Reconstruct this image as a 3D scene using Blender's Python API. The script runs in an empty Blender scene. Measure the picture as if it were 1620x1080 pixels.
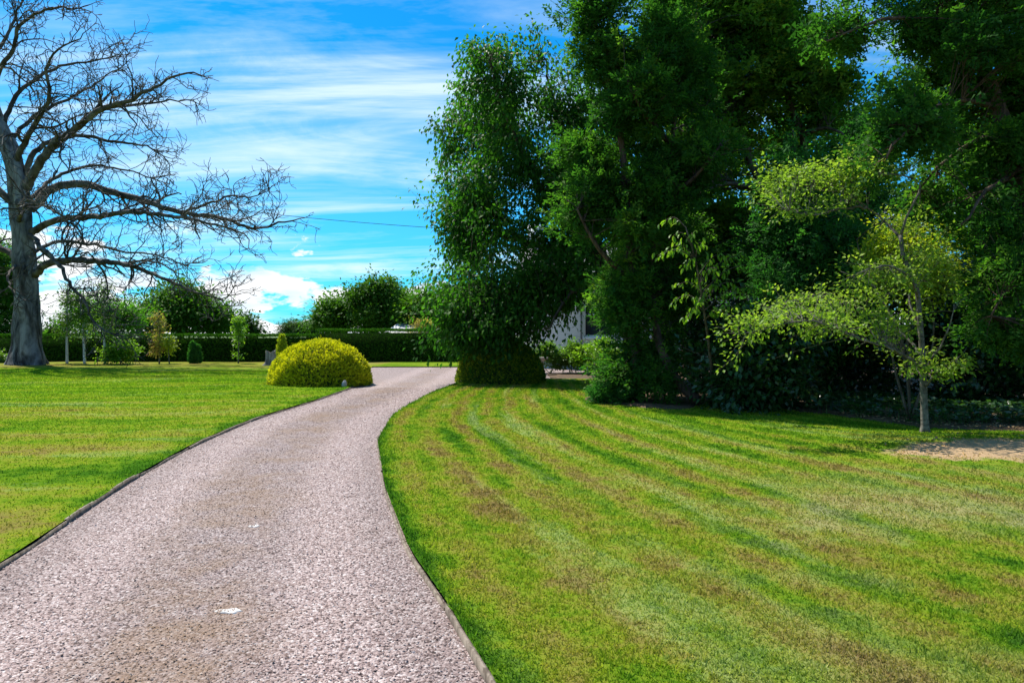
import bpy, math, random
import numpy as np
from mathutils import Vector, noise as mnoise

R = math.radians
rng = np.random.default_rng(7)
random.seed(7)
scene = bpy.context.scene
COL = scene.collection

# ------------------------------------------------------------------ camera
EYE, FPX, HX, HY = 1.7, 1125.0, 810.0, 530.0      # eye height (m), focal length and horizon in photo pixels
cam_d = bpy.data.cameras.new('camera')
cam_d.sensor_width = 36.0
cam_d.lens = FPX / 1620.0 * 36.0
cam_d.shift_y = (HY - 540.0) / 1620.0
cam_d.clip_end = 3000.0
cam_d.clip_start = 0.05
cam = bpy.data.objects.new('camera', cam_d)
COL.objects.link(cam)
cam.location = (0, 0, EYE)
cam.rotation_euler = (R(90), 0, 0)
scene.camera = cam

# ------------------------------------------------------------------ world, sun, exposure
SUN_EL, SUN_AZ = 55.0, -46.0                       # azimuth measured from +Y towards +X
SKY_STRENGTH, SUN_STRENGTH, EXPOSURE = 0.078, 5.0, 0.72
world = bpy.data.worlds.new('World')
scene.world = world
world.use_nodes = True


def NT(tree):
    tree.nodes.clear()
    def n(kind, **kw):
        nd = tree.nodes.new(kind)
        for k, v in kw.items():
            setattr(nd, k, v)
        return nd
    def l(a, b):
        tree.links.new(a, b)
    def m(op, a, b=None, c=None, clamp=False):
        nd = tree.nodes.new('ShaderNodeMath'); nd.operation = op; nd.use_clamp = clamp
        for i, v in enumerate((a, b, c)):
            if v is None: continue
            if isinstance(v, (int, float)): nd.inputs[i].default_value = v
            else: tree.links.new(v, nd.inputs[i])
        return nd.outputs[0]
    def mix(f, a, b, blend='MIX'):
        nd = tree.nodes.new('ShaderNodeMix'); nd.data_type = 'RGBA'; nd.blend_type = blend
        for s, v in ((nd.inputs[0], f), (nd.inputs[6], a), (nd.inputs[7], b)):
            if isinstance(v, (int, float)): s.default_value = v
            elif isinstance(v, tuple): s.default_value = v if len(v) == 4 else (*v, 1)
            else: tree.links.new(v, s)
        return nd.outputs[2]
    def ramp(f, stops, interp='LINEAR'):
        nd = tree.nodes.new('ShaderNodeValToRGB'); cr = nd.color_ramp; cr.interpolation = interp
        while len(cr.elements) < len(stops): cr.elements.new(0.5)
        for e, (p, c) in zip(cr.elements, stops):
            e.position = p
            e.color = (c, c, c, 1) if isinstance(c, (int, float)) else (*c, 1)
        tree.links.new(f, nd.inputs[0])
        return nd.outputs[0]
    def vec(x, y, z=0.0):
        nd = tree.nodes.new('ShaderNodeCombineXYZ')
        for i, v in enumerate((x, y, z)):
            if isinstance(v, (int, float)): nd.inputs[i].default_value = v
            else: tree.links.new(v, nd.inputs[i])
        return nd.outputs[0]
    def tnoise(v, scale, detail=4, rough=0.55, dist=0.0):
        nd = tree.nodes.new('ShaderNodeTexNoise')
        nd.inputs['Scale'].default_value = scale; nd.inputs['Detail'].default_value = detail
        nd.inputs['Roughness'].default_value = rough; nd.inputs['Distortion'].default_value = dist
        if v is not None: tree.links.new(v, nd.inputs['Vector'])
        return nd.outputs[0]
    return n, l, m, mix, ramp, vec, tnoise


def build_world():
    n, l, m, mix, ramp, vec, tnoise = NT(world.node_tree)
    out = n('ShaderNodeOutputWorld'); bg = n('ShaderNodeBackground')
    bg.inputs['Strength'].default_value = SKY_STRENGTH
    sky = n('ShaderNodeTexSky'); sky.sky_type = 'NISHITA'; sky.sun_disc = False
    sky.sun_elevation = R(SUN_EL); sky.sun_rotation = R(SUN_AZ)
    sky.air_density = 1.0; sky.dust_density = 0.25; sky.ozone_density = 2.5; sky.altitude = 100
    blue = mix(1.0, sky.outputs[0], (0.05, 0.90, 1.38), 'MULTIPLY')
    tc = n('ShaderNodeTexCoord'); sp = n('ShaderNodeSeparateXYZ'); l(tc.outputs['Generated'], sp.inputs[0])
    x, y, z = sp.outputs
    zc = m('ADD', m('MAXIMUM', z, 0.0), 0.13)
    X = m('DIVIDE', x, zc); Y = m('DIVIDE', y, zc)
    # high thin cloud drawn out along the wind
    X2 = m('ADD', X, m('MULTIPLY', Y, 0.10))
    c1 = tnoise(vec(m('MULTIPLY', X2, 0.36), m('MULTIPLY', Y, 1.45), 6.1), 1.0, 7, 0.58, 0.9)
    c2 = tnoise(vec(m('ADD', m('MULTIPLY', X2, 0.8), m('MULTIPLY', Y, 0.5)), m('ADD', m('MULTIPLY', Y, 2.4), m('MULTIPLY', X2, -0.35)), 1.3), 1.0, 7, 0.66, 1.2)
    cs = m('ADD', m('MULTIPLY', c1, 0.70), m('MULTIPLY', c2, 0.30))
    cirrus = ramp(cs, [(0.47, 0.0), (0.54, 0.26), (0.63, 0.86), (0.72, 1.0)])
    # heaped cloud low over the horizon
    az = m('ARCTAN2', x, y); el = m('ARCSINE', z)
    q = vec(m('ADD', m('MULTIPLY', az, 11.0), 1.1), m('MULTIPLY', el, 24.0), 3.4)
    cu = tnoise(q, 1.0, 7, 0.56, 0.15)
    lim = m('ADD', 0.38, m('MULTIPLY', m('MAXIMUM', el, 0.0), 1.9))
    cum = m('MULTIPLY', m('SUBTRACT', cu, lim), 22.0, clamp=True)
    shade = tnoise(vec(m('ADD', m('MULTIPLY', az, 14.0), 1.4), m('ADD', m('MULTIPLY', el, 44.0), 0.6), 3.4), 1.0, 4, 0.5)
    cumcol = mix(ramp(shade, [(0.36, 0.0), (0.56, 1.0)]), (6.4, 7.6, 8.6), (8.9, 9.1, 9.3))
    haze = m('MULTIPLY', m('SUBTRACT', 1.0, m('MULTIPLY', m('MAXIMUM', el, 0.0), 2.6), clamp=True), 0.36)
    c = mix(haze, blue, (2.4, 6.6, 9.2))
    c = mix(m('MULTIPLY', cirrus, 0.88), c, (7.4, 8.7, 9.2))
    c = mix(cum, c, cumcol)
    l(c, bg.inputs['Color']); l(bg.outputs[0], out.inputs[0])

build_world()
az, el = R(SUN_AZ), R(SUN_EL)
TO_SUN = Vector((math.sin(az) * math.cos(el), math.cos(az) * math.cos(el), math.sin(el)))
sun_d = bpy.data.lights.new('sun', 'SUN')
sun_d.energy = SUN_STRENGTH; sun_d.angle = R(0.53); sun_d.color = (1.0, 0.95, 0.86)
sun = bpy.data.objects.new('sun', sun_d); COL.objects.link(sun)
sun.rotation_euler = TO_SUN.to_track_quat('Z', 'Y').to_euler()
sun.location = (-20, 40, 60)
vs = scene.view_settings
vs.view_transform = 'Standard'; vs.look = 'None'; vs.gamma = 1.0; vs.exposure = EXPOSURE; vs.use_curve_mapping = False
scene.render.engine = 'CYCLES'
scene.cycles.use_denoising = True
scene.cycles.denoising_prefilter = 'ACCURATE'
scene.render.filter_size = 1.05
scene.cycles.max_bounces = 6
scene.cycles.diffuse_bounces = 3
scene.cycles.transmission_bounces = 4

# ------------------------------------------------------------------ helpers


def P(px, py, d):
    """point at distance d that the photograph shows at pixel (px, py)"""
    return np.array([(px - HX) / FPX * d, d, EYE + (HY - py) / FPX * d])


def G(px, d):
    return (px - HX) / FPX * d


def tag(o, label=None, cat=None, group=None, kind=None):
    if label: o['label'] = label
    if cat: o['category'] = cat
    if group: o['group'] = group
    if kind: o['kind'] = kind
    return o


def empty(name, loc, label=None, cat=None, group=None):
    o = bpy.data.objects.new(name, None); COL.objects.link(o)
    o.location = [float(v) for v in loc]; o.empty_display_size = 0.2
    return tag(o, label, cat, group)


def norm(v):
    return v / np.maximum(np.linalg.norm(v, axis=-1, keepdims=True), 1e-9)


class Geo:
    """collects triangles; build() links them as one mesh object"""
    def __init__(self):
        self.V, self.F, self.T, self.n = [], [], [], 0

    def add(self, V, F, tint=None):
        V = np.asarray(V, float).reshape(-1, 3); F = np.asarray(F, int).reshape(-1, 3)
        self.V.append(V); self.F.append(F + self.n)
        if tint is None: tint = 0.5
        self.T.append(np.broadcast_to(np.asarray(tint, float), (len(V),)))
        self.n += len(V)

    def quadgrid(self, V, nu, nv, tint=None, wrap=False):
        i = np.arange(nu - 1)[:, None]; j = np.arange(nv if wrap else nv - 1)[None, :]
        a = i * nv + j; b = i * nv + (j + 1) % nv; c = (i + 1) * nv + (j + 1) % nv; d = (i + 1) * nv + j
        F = np.concatenate([np.stack([a, b, c], -1).reshape(-1, 3), np.stack([a, c, d], -1).reshape(-1, 3)])
        self.add(V, F, tint)

    def box(self, lo, hi, tint=None):
        lo, hi = np.minimum(lo, hi), np.maximum(lo, hi)
        V = [(x, y, z) for x in (lo[0], hi[0]) for y in (lo[1], hi[1]) for z in (lo[2], hi[2])]
        Q = [(0, 1, 3, 2), (4, 6, 7, 5), (0, 4, 5, 1), (2, 3, 7, 6), (0, 2, 6, 4), (1, 5, 7, 3)]
        F = [t for q in Q for t in ((q[0], q[1], q[2]), (q[0], q[2], q[3]))]
        self.add(V, F, tint)

    def tube(self, pts, rad, sides=5, tint=None, shape=None, cap=True):
        pts = np.asarray(pts, float); rad = np.asarray(rad, float); k = len(pts)
        tg = norm(np.gradient(pts, axis=0))
        ref = np.array([0.0, 1.0, 0.0]) if abs(tg[:, 1]).mean() < 0.8 else np.array([1.0, 0.0, 0.0])
        u = norm(np.cross(tg, ref)); w = np.cross(tg, u)
        a = np.linspace(0, 2 * np.pi, sides, endpoint=False)
        rr = rad[:, None] * (np.ones((k, sides)) if shape is None else shape)
        V = pts[:, None, :] + rr[..., None] * (np.cos(a)[None, :, None] * u[:, None, :] + np.sin(a)[None, :, None] * w[:, None, :])
        self.quadgrid(V.reshape(-1, 3), k, sides, tint, wrap=True)
        if cap:
            base = self.n - k * sides
            for ring, c in ((0, pts[0]), (k - 1, pts[-1])):
                self.add([c], np.zeros((0, 3)), tint if np.isscalar(tint) else None)
                ci = self.n - 1
                r0 = base + ring * sides
                F = [(r0 + j, ci, r0 + (j + 1) % sides) if ring == 0 else (r0 + j, r0 + (j + 1) % sides, ci) for j in range(sides)]
                self.F.append(np.array(F))

    def scatter(self, tmpl, pos, direc, up, scale, tint=None, wscale=None):
        TV, TF = tmpl
        pos = np.asarray(pos, float); N = len(pos)
        if N == 0: return
        y = norm(np.asarray(direc, float)); x = norm(np.cross(y, np.asarray(up, float))); z = np.cross(x, y)
        s = np.broadcast_to(np.asarray(scale, float), (N,))[:, None, None]
        ws = np.broadcast_to(np.asarray(1.0 if wscale is None else wscale, float), (N,))[:, None, None]
        V = pos[:, None, :] + s * (ws * TV[None, :, 0:1] * x[:, None, :] + TV[None, :, 1:2] * y[:, None, :] + TV[None, :, 2:3] * z[:, None, :])
        k = len(TV)
        F = TF[None] + (np.arange(N) * k)[:, None, None]
        if tint is None: tint = rng.random(N)
        self.add(V.reshape(-1, 3), F.reshape(-1, 3), np.repeat(np.broadcast_to(tint, (N,)), k))

    def build(self, name, mat, parent=None, smooth=False, origin=None):
        V = np.concatenate(self.V); F = np.concatenate(self.F)
        if parent is not None:
            V = V - np.array(parent.matrix_world.translation if parent.parent else parent.location)
            if parent.parent: V = V
        elif origin is not None:
            V = V - np.asarray(origin)
        me = bpy.data.meshes.new(name)
        me.vertices.add(len(V)); me.vertices.foreach_set('co', V.astype(np.float32).ravel())
        me.loops.add(len(F) * 3); me.loops.foreach_set('vertex_index', F.astype(np.int32).ravel())
        me.polygons.add(len(F))
        me.polygons.foreach_set('loop_start', np.arange(0, len(F) * 3, 3, dtype=np.int32))
        me.polygons.foreach_set('loop_total', np.full(len(F), 3, dtype=np.int32))
        if smooth: me.polygons.foreach_set('use_smooth', np.ones(len(F), dtype=bool))
        at = me.attributes.new('tint', 'FLOAT', 'POINT')
        at.data.foreach_set('value', np.concatenate(self.T).astype(np.float32))
        me.update(); me.validate()
        me.materials.append(mat)
        o = bpy.data.objects.new(name, me); COL.objects.link(o)
        if parent is not None: o.parent = parent
        elif origin is not None: o.location = [float(v) for v in origin]
        return o


def catmull(pts, step):
    pts = np.asarray(pts, float); k = len(pts)
    out = []
    for i in range(k - 1):
        p0, p1, p2, p3 = pts[max(i - 1, 0)], pts[i], pts[i + 1], pts[min(i + 2, k - 1)]
        m = max(2, int(np.linalg.norm((p2 - p1)[:3]) / step))
        t = np.linspace(0, 1, m, endpoint=False)[:, None]
        out.append(0.5 * (2 * p1 + (p2 - p0) * t + (2 * p0 - 5 * p1 + 4 * p2 - p3) * t ** 2 + (3 * p1 - p0 - 3 * p2 + p3) * t ** 3))
    out.append(pts[-1:])
    return np.concatenate(out)


def rnd(N, s=1.0):
    return rng.normal(size=(N, 3)) * s


# leaf and spray templates: y is the length, z the upper side
LEAF = (np.array([(0, 0, 0), (-.30, .45, .07), (0, 1, -.05), (.30, .45, .07)]), np.array([(0, 2, 1), (0, 3, 2)]))
LEAF_L = (np.array([(0, 0, 0), (-.20, .28, .07), (-.20, .66, .0), (0, 1, -.22), (.20, .66, .0), (.20, .28, .07), (0, .30, 0.0), (0, .68, -.07)]),
          np.array([(0, 6, 1), (0, 5, 6), (1, 6, 7), (1, 7, 2), (6, 5, 4), (6, 4, 7), (2, 7, 3), (7, 4, 3)]))


LEAF_W = (np.array([(0, 0, 0), (-.28, .42, .06), (0, 1, -.2), (.28, .42, .06), (0, .5, -.02)]), np.array([(0, 4, 1), (0, 3, 4), (1, 4, 2), (4, 3, 2)]))


def make_spray(k, ang, w, seed):
    r = np.random.default_rng(seed); V = []; F = []
    for i in range(k):
        t = i / (k - 1); s = -1 if i % 2 else 1
        y0 = t * 0.72; a = ang * (1 - 0.55 * t) * s + r.normal() * 0.12; L = (0.52 - 0.25 * t) * (0.8 + 0.4 * r.random())
        d = np.array([math.sin(a), math.cos(a), r.normal() * 0.22]); p = np.array([0, y0, 0.05 * r.normal()])
        side = np.array([d[1], -d[0], r.normal() * 0.5]) * w
        b = len(V); V += [p - side * 0.5, p + d * L * 0.55 + side, p + d * L]; F.append((b, b + 1, b + 2))
    return np.array(V), np.array(F)

SPRAY = [make_spray(7, 0.95, 0.125, s) for s in range(3)]
TUFT = [make_spray(5, 1.25, 0.21, 10 + s) for s in range(3)]

# ------------------------------------------------------------------ materials


def newmat(name):
    mt = bpy.data.materials.new(name); mt.use_nodes = True
    return mt, NT(mt.node_tree)


def leaf_mat(name, stops, trans, tfac=0.38, rough=0.5, spec=0.35, vary=0.35):
    """stops: colour over the leaf-to-leaf tint; trans: colour of the light that comes through"""
    mt, (n, l, m, mix, ramp, vec, tnoise) = newmat(name)
    out = n('ShaderNodeOutputMaterial'); at = n('ShaderNodeAttribute'); at.attribute_name = 'tint'
    geo = n('ShaderNodeNewGeometry')
    big = tnoise(geo.outputs['Position'], 1.1, 3)
    c = ramp(at.outputs['Fac'], stops)
    c = mix(m('MULTIPLY', m('SUBTRACT', big, 0.5), 2 * vary, clamp=True), c, tuple(v * 0.62 for v in stops[0][1]))
    p = n('ShaderNodeBsdfPrincipled'); l(c, p.inputs['Base Color'])
    p.inputs['Roughness'].default_value = rough; p.inputs['Specular IOR Level'].default_value = spec
    t = n('ShaderNodeBsdfTranslucent'); l(mix(1.0, c, trans, 'MULTIPLY'), t.inputs['Color'])
    ms = n('ShaderNodeMixShader'); ms.inputs[0].default_value = tfac
    l(p.outputs[0], ms.inputs[1]); l(t.outputs[0], ms.inputs[2]); l(ms.outputs[0], out.inputs[0])
    return mt


def bark_mat(name, a, b, c=None, scale=6.0, stretch=0.18, bump=0.6, dist=0.03):
    mt, (n, l, m, mix, ramp, vec, tnoise) = newmat(name)
    out = n('ShaderNodeOutputMaterial'); tc = n('ShaderNodeTexCoord'); mp = n('ShaderNodeMapping')
    mp.inputs['Scale'].default_value = (1, 1, stretch); l(tc.outputs['Object'], mp.inputs[0])
    f = tnoise(mp.outputs[0], scale, 7, 0.65, 0.6); g = tnoise(tc.outputs['Object'], 1.2, 4)
    col = ramp(f, [(0.39, a), (0.61, b)])
    if c: col = mix(ramp(g, [(0.5, 0.0), (0.68, 0.8)]), col, c)
    p = n('ShaderNodeBsdfPrincipled'); l(col, p.inputs['Base Color'])
    p.inputs['Roughness'].default_value = 0.85; p.inputs['Specular IOR Level'].default_value = 0.2
    bp = n('ShaderNodeBump'); bp.inputs['Strength'].default_value = bump; bp.inputs['Distance'].default_value = dist
    l(f, bp.inputs['Height']); l(bp.outputs[0], p.inputs['Normal']); l(p.outputs[0], out.inputs[0])
    return mt


def plain_mat(name, a, b, scale=5.0, rough=0.8, bump=0.2, spec=0.3):
    mt, (n, l, m, mix, ramp, vec, tnoise) = newmat(name)
    out = n('ShaderNodeOutputMaterial'); tc = n('ShaderNodeTexCoord')
    f = tnoise(tc.outputs['Object'], scale, 6, 0.6)
    p = n('ShaderNodeBsdfPrincipled'); l(ramp(f, [(0.3, a), (0.7, b)]), p.inputs['Base Color'])
    p.inputs['Roughness'].default_value = rough; p.inputs['Specular IOR Level'].default_value = spec
    bp = n('ShaderNodeBump'); bp.inputs['Strength'].default_value = bump; bp.inputs['Distance'].default_value = 0.02
    l(f, bp.inputs['Height']); l(bp.outputs[0], p.inputs['Normal']); l(p.outputs[0], out.inputs[0])
    return mt

# drive edges, measured as (distance, x)
EDGE_R = np.array([(-8, 4.2), (0, 1.15), (2.2, .32), (3.48, -.11), (4.55, -.445), (5.46, -.78), (7.65, -1.36), (11.25, -2.13), (14.7, -2.48), (17.4, -2.47), (21.25, -2.27), (24.5, -1.92), (30, -1.3)])
EDGE_L = np.array([(-8, -.2), (0, -2.35), (3, -3.25), (5.17, -3.72), (8.14, -4.41), (11.05, -4.91), (14.2, -5.17), (18.2, -5.05), (22, -5.1), (26, -5.35), (30, -6.0), (34.8, -7.0), (37.5, -7.4), (70, -7.4)])


def Xr(y): return np.interp(y, EDGE_R[:, 0], EDGE_R[:, 1])


def Xl(y): return np.interp(y, EDGE_L[:, 0], EDGE_L[:, 1])


def smooth_edge(tab):
    ys = np.linspace(tab[0, 0], tab[-1, 0], 400); xs = np.interp(ys, tab[:, 0], tab[:, 1])
    k = np.hanning(15); k /= k.sum(); xs2 = np.convolve(np.pad(xs, 7, mode='edge'), k, 'valid')
    xs2[:8] = xs[:8]; xs2[-8:] = xs[-8:]
    return np.stack([ys, xs2], 1)

EDGE_R, EDGE_L = smooth_edge(EDGE_R), smooth_edge(EDGE_L)
YFAR = np.array([(-6, 24.0), (-2.3, 24.3), (-1.2, 26.0), (.5, 27.2), (2.2, 27.0), (3.6, 25.6), (6, 24.6), (40, 24.0)])


def Yfar(x): return np.interp(x, YFAR[:, 0], YFAR[:, 1])


def lawn_z(x, y):
    """height of the turf; a low bank swells at the right by the trees"""
    x = np.asarray(x, float); y = np.asarray(y, float)
    bank = 0.16 * np.exp(-(((x - 7.4) / 2.2) ** 2 + ((y - 10.2) / 1.5) ** 2))
    roll = 0.025 * np.sin(x * 0.7 + 1.0) * np.sin(y * 0.45 + x * 0.2)
    edge = np.where(x > -3.4, np.clip((x - Xr(y)) / 1.5, 0, 1), np.clip((Xl(y) - x) / 1.5, 0, 1))
    return 0.05 + bank + roll * edge


def bare(x, y):
    """bare earth patch on the bank, 0..1"""
    return np.exp(-(((x - 6.8) / 1.95) ** 2 + ((y - 9.6) / 0.74) ** 2) * 1.2)


def lawn_mat(name, side, blade=False):
    mt, (n, l, m, mix, ramp, vec, tnoise) = newmat(name)
    out = n('ShaderNodeOutputMaterial'); geo = n('ShaderNodeNewGeometry'); sp = n('ShaderNodeSeparateXYZ')
    l(geo.outputs['Position'], sp.inputs[0]); x, y = sp.outputs[0], sp.outputs[1]
    tab = EDGE_R if side == 'right' else EDGE_L
    fc = n('ShaderNodeFloatCurve'); cu = fc.mapping.curves[0]
    ys = np.linspace(0, 36, 13); xs = np.interp(ys, tab[:, 0], tab[:, 1])
    while len(cu.points) < len(ys): cu.points.new(0.5, 0.5)
    for p, yy, xx in zip(cu.points, ys, xs): p.location = (yy / 36.0, (xx + 8) / 12.0)
    fc.mapping.update()
    l(m('DIVIDE', y, 36.0, clamp=True), fc.inputs['Value'])
    ex = m('SUBTRACT', m('MULTIPLY', fc.outputs[0], 12.0), 8.0)
    s = m('SUBTRACT', x, ex) if side == 'right' else m('SUBTRACT', ex, x)
    pos = geo.outputs['Position']
    if side == 'right':
        sw = m('ADD', m('ADD', s, m('MULTIPLY', m('MULTIPLY', s, y), 0.035)), m('MULTIPLY', tnoise(pos, 0.5, 2), 0.4))
        a = tnoise(vec(m('MULTIPLY', sw, 1.25), m('MULTIPLY', y, 0.20), 2.0), 1.0, 4, 0.6)
        b = tnoise(vec(m('MULTIPLY', sw, 1.7), m('MULTIPLY', y, 0.13), 9.0), 1.0, 3, 0.55)
        band = m('SINE', m('MULTIPLY', m('ADD', sw, m('MULTIPLY', tnoise(pos, 1.1, 3), 0.22)), 7.2))
        lush = m('MULTIPLY', m('MULTIPLY', m('SUBTRACT', y, 7.0), 0.16, clamp=True), m('MULTIPLY', m('SUBTRACT', s, 2.0), 0.2, clamp=True))
    else:
        # mower passes run across the view
        yy = m('ADD', y, m('MULTIPLY', x, -0.12))
        a = tnoise(vec(m('MULTIPLY', x, 0.10), m('MULTIPLY', yy, 0.46), 4.0), 1.0, 4, 0.62)
        b = tnoise(vec(m('MULTIPLY', x, 0.16), m('MULTIPLY', yy, 0.9), 7.0), 1.0, 3, 0.6)
        band = m('SINE', m('MULTIPLY', m('ADD', yy, m('MULTIPLY', tnoise(pos, 0.5, 3), 0.9)), 4.2))
        lush = m('MULTIPLY', m('MULTIPLY', m('SUBTRACT', y, 12.0), 0.1, clamp=True), m('MULTIPLY', m('SUBTRACT', 37.0, y), 0.3, clamp=True))
    mott = tnoise(pos, 2.6, 5, 0.65); fine = tnoise(pos, 14.0, 4, 0.7)
    med = tnoise(vec(m('MULTIPLY', x, 0.7), m('MULTIPLY', y, 1.1), 5.5), 1.0, 5, 0.68)
    v = m('ADD', m('ADD', m('ADD', m('MULTIPLY', a, 0.34), m('MULTIPLY', mott, 0.24)), m('MULTIPLY', fine, 0.20)), m('MULTIPLY', med, 0.28))
    v = m('ADD', m('ADD', v, m('MULTIPLY', lush, 0.045)), m('MULTIPLY', band, 0.044 if side == 'right' else 0.028))
    v = m('ADD', v, m('MULTIPLY', m('SUBTRACT', 1.0, m('MULTIPLY', s, 2.6), clamp=True), 0.075))
    if side == 'left':
        v = m('SUBTRACT', v, m('MULTIPLY', m('MULTIPLY', m('SUBTRACT', y, 35.5), 0.35, clamp=True), 0.04))
    col = ramp(v, [(0.415, (0.160, 0.118, 0.040)), (0.46, (0.195, 0.172, 0.042)), (0.505, (0.198, 0.216, 0.028)), (0.545, (0.158, 0.222, 0.016)), (0.585, (0.098, 0.188, 0.011)), (0.64, (0.038, 0.112, 0.008))])
    col = mix(m('MULTIPLY', lush, 0.45), col, mix(0.5, col, (0.19, 0.33, 0.012)))
    pale = ramp(m('ADD', m('MULTIPLY', b, 0.8), m('MULTIPLY', fine, 0.2)), [(0.545, 0.0), (0.62, 1.0)])
    pale = m('MULTIPLY', pale, ramp(med, [(0.40, 0.25), (0.58, 1.0)]))
    pale = m('MULTIPLY', pale, m('MULTIPLY', s, 1.2, clamp=True))
    col = mix(m('MULTIPLY', pale, 0.42), col, (0.33, 0.35, 0.17))
    if side == 'right':
        ux = m('DIVIDE', m('SUBTRACT', x, 6.8), 1.95); uy = m('DIVIDE', m('SUBTRACT', y, 9.6), 0.74)
        r2 = m('ADD', m('MULTIPLY', ux, ux), m('MULTIPLY', uy, uy))
        r2 = m('ADD', r2, m('MULTIPLY', m('SUBTRACT', mott, 0.5), 2.2))
        col = mix(ramp(r2, [(0.55, 1.0), (1.1, 0.0)]), col, mix(fine, (0.25, 0.16, 0.09), (0.54, 0.385, 0.225)))
        dry = ramp(m('ADD', m('MULTIPLY', tnoise(pos, 0.33, 3), 0.8), m('MULTIPLY', mott, 0.25)), [(0.47, 0.0), (0.60, 0.8)])
        near = m('MULTIPLY', m('SUBTRACT', 9.0, y), 0.3, clamp=True)
        col = mix(m('MULTIPLY', dry, m('MULTIPLY', near, m('MULTIPLY', m('SUBTRACT', s, 1.2), 0.4, clamp=True))), col, mix(fine, (0.20, 0.165, 0.075), (0.42, 0.38, 0.22)))
    p = n('ShaderNodeBsdfPrincipled'); p.inputs['Roughness'].default_value = 0.9; p.inputs['Specular IOR Level'].default_value = 0.12 if blade else 0.0
    if blade:
        at = n('ShaderNodeAttribute'); at.attribute_name = 'tint'
        col = mix(1.0, col, ramp(at.outputs['Fac'], [(0.0, (0.78, 0.84, 0.7)), (0.6, (1.15, 1.15, 1.0)), (0.84, (1.4, 1.32, 1.3)), (1.0, (2.1, 1.8, 2.2))]), 'MULTIPLY')
        l(col, p.inputs['Base Color'])
        t = n('ShaderNodeBsdfTranslucent'); l(mix(1.0, col, (1.5, 1.6, 0.8), 'MULTIPLY'), t.inputs['Color'])
        ms = n('ShaderNodeMixShader'); ms.inputs[0].default_value = 0.4
        l(p.outputs[0], ms.inputs[1]); l(t.outputs[0], ms.inputs[2]); l(ms.outputs[0], out.inputs[0])
    else:
        l(mix(1.0, col, (1.0, 1.0, 1.0), 'MULTIPLY'), p.inputs['Base Color'])
        bp = n('ShaderNodeBump'); bp.inputs['Strength'].default_value = 0.7; bp.inputs['Distance'].default_value = 0.03
        l(tnoise(pos, 45.0, 5, 0.75), bp.inputs['Height']); l(bp.outputs[0], p.inputs['Normal'])
        l(p.outputs[0], out.inputs[0])
    return mt


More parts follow.
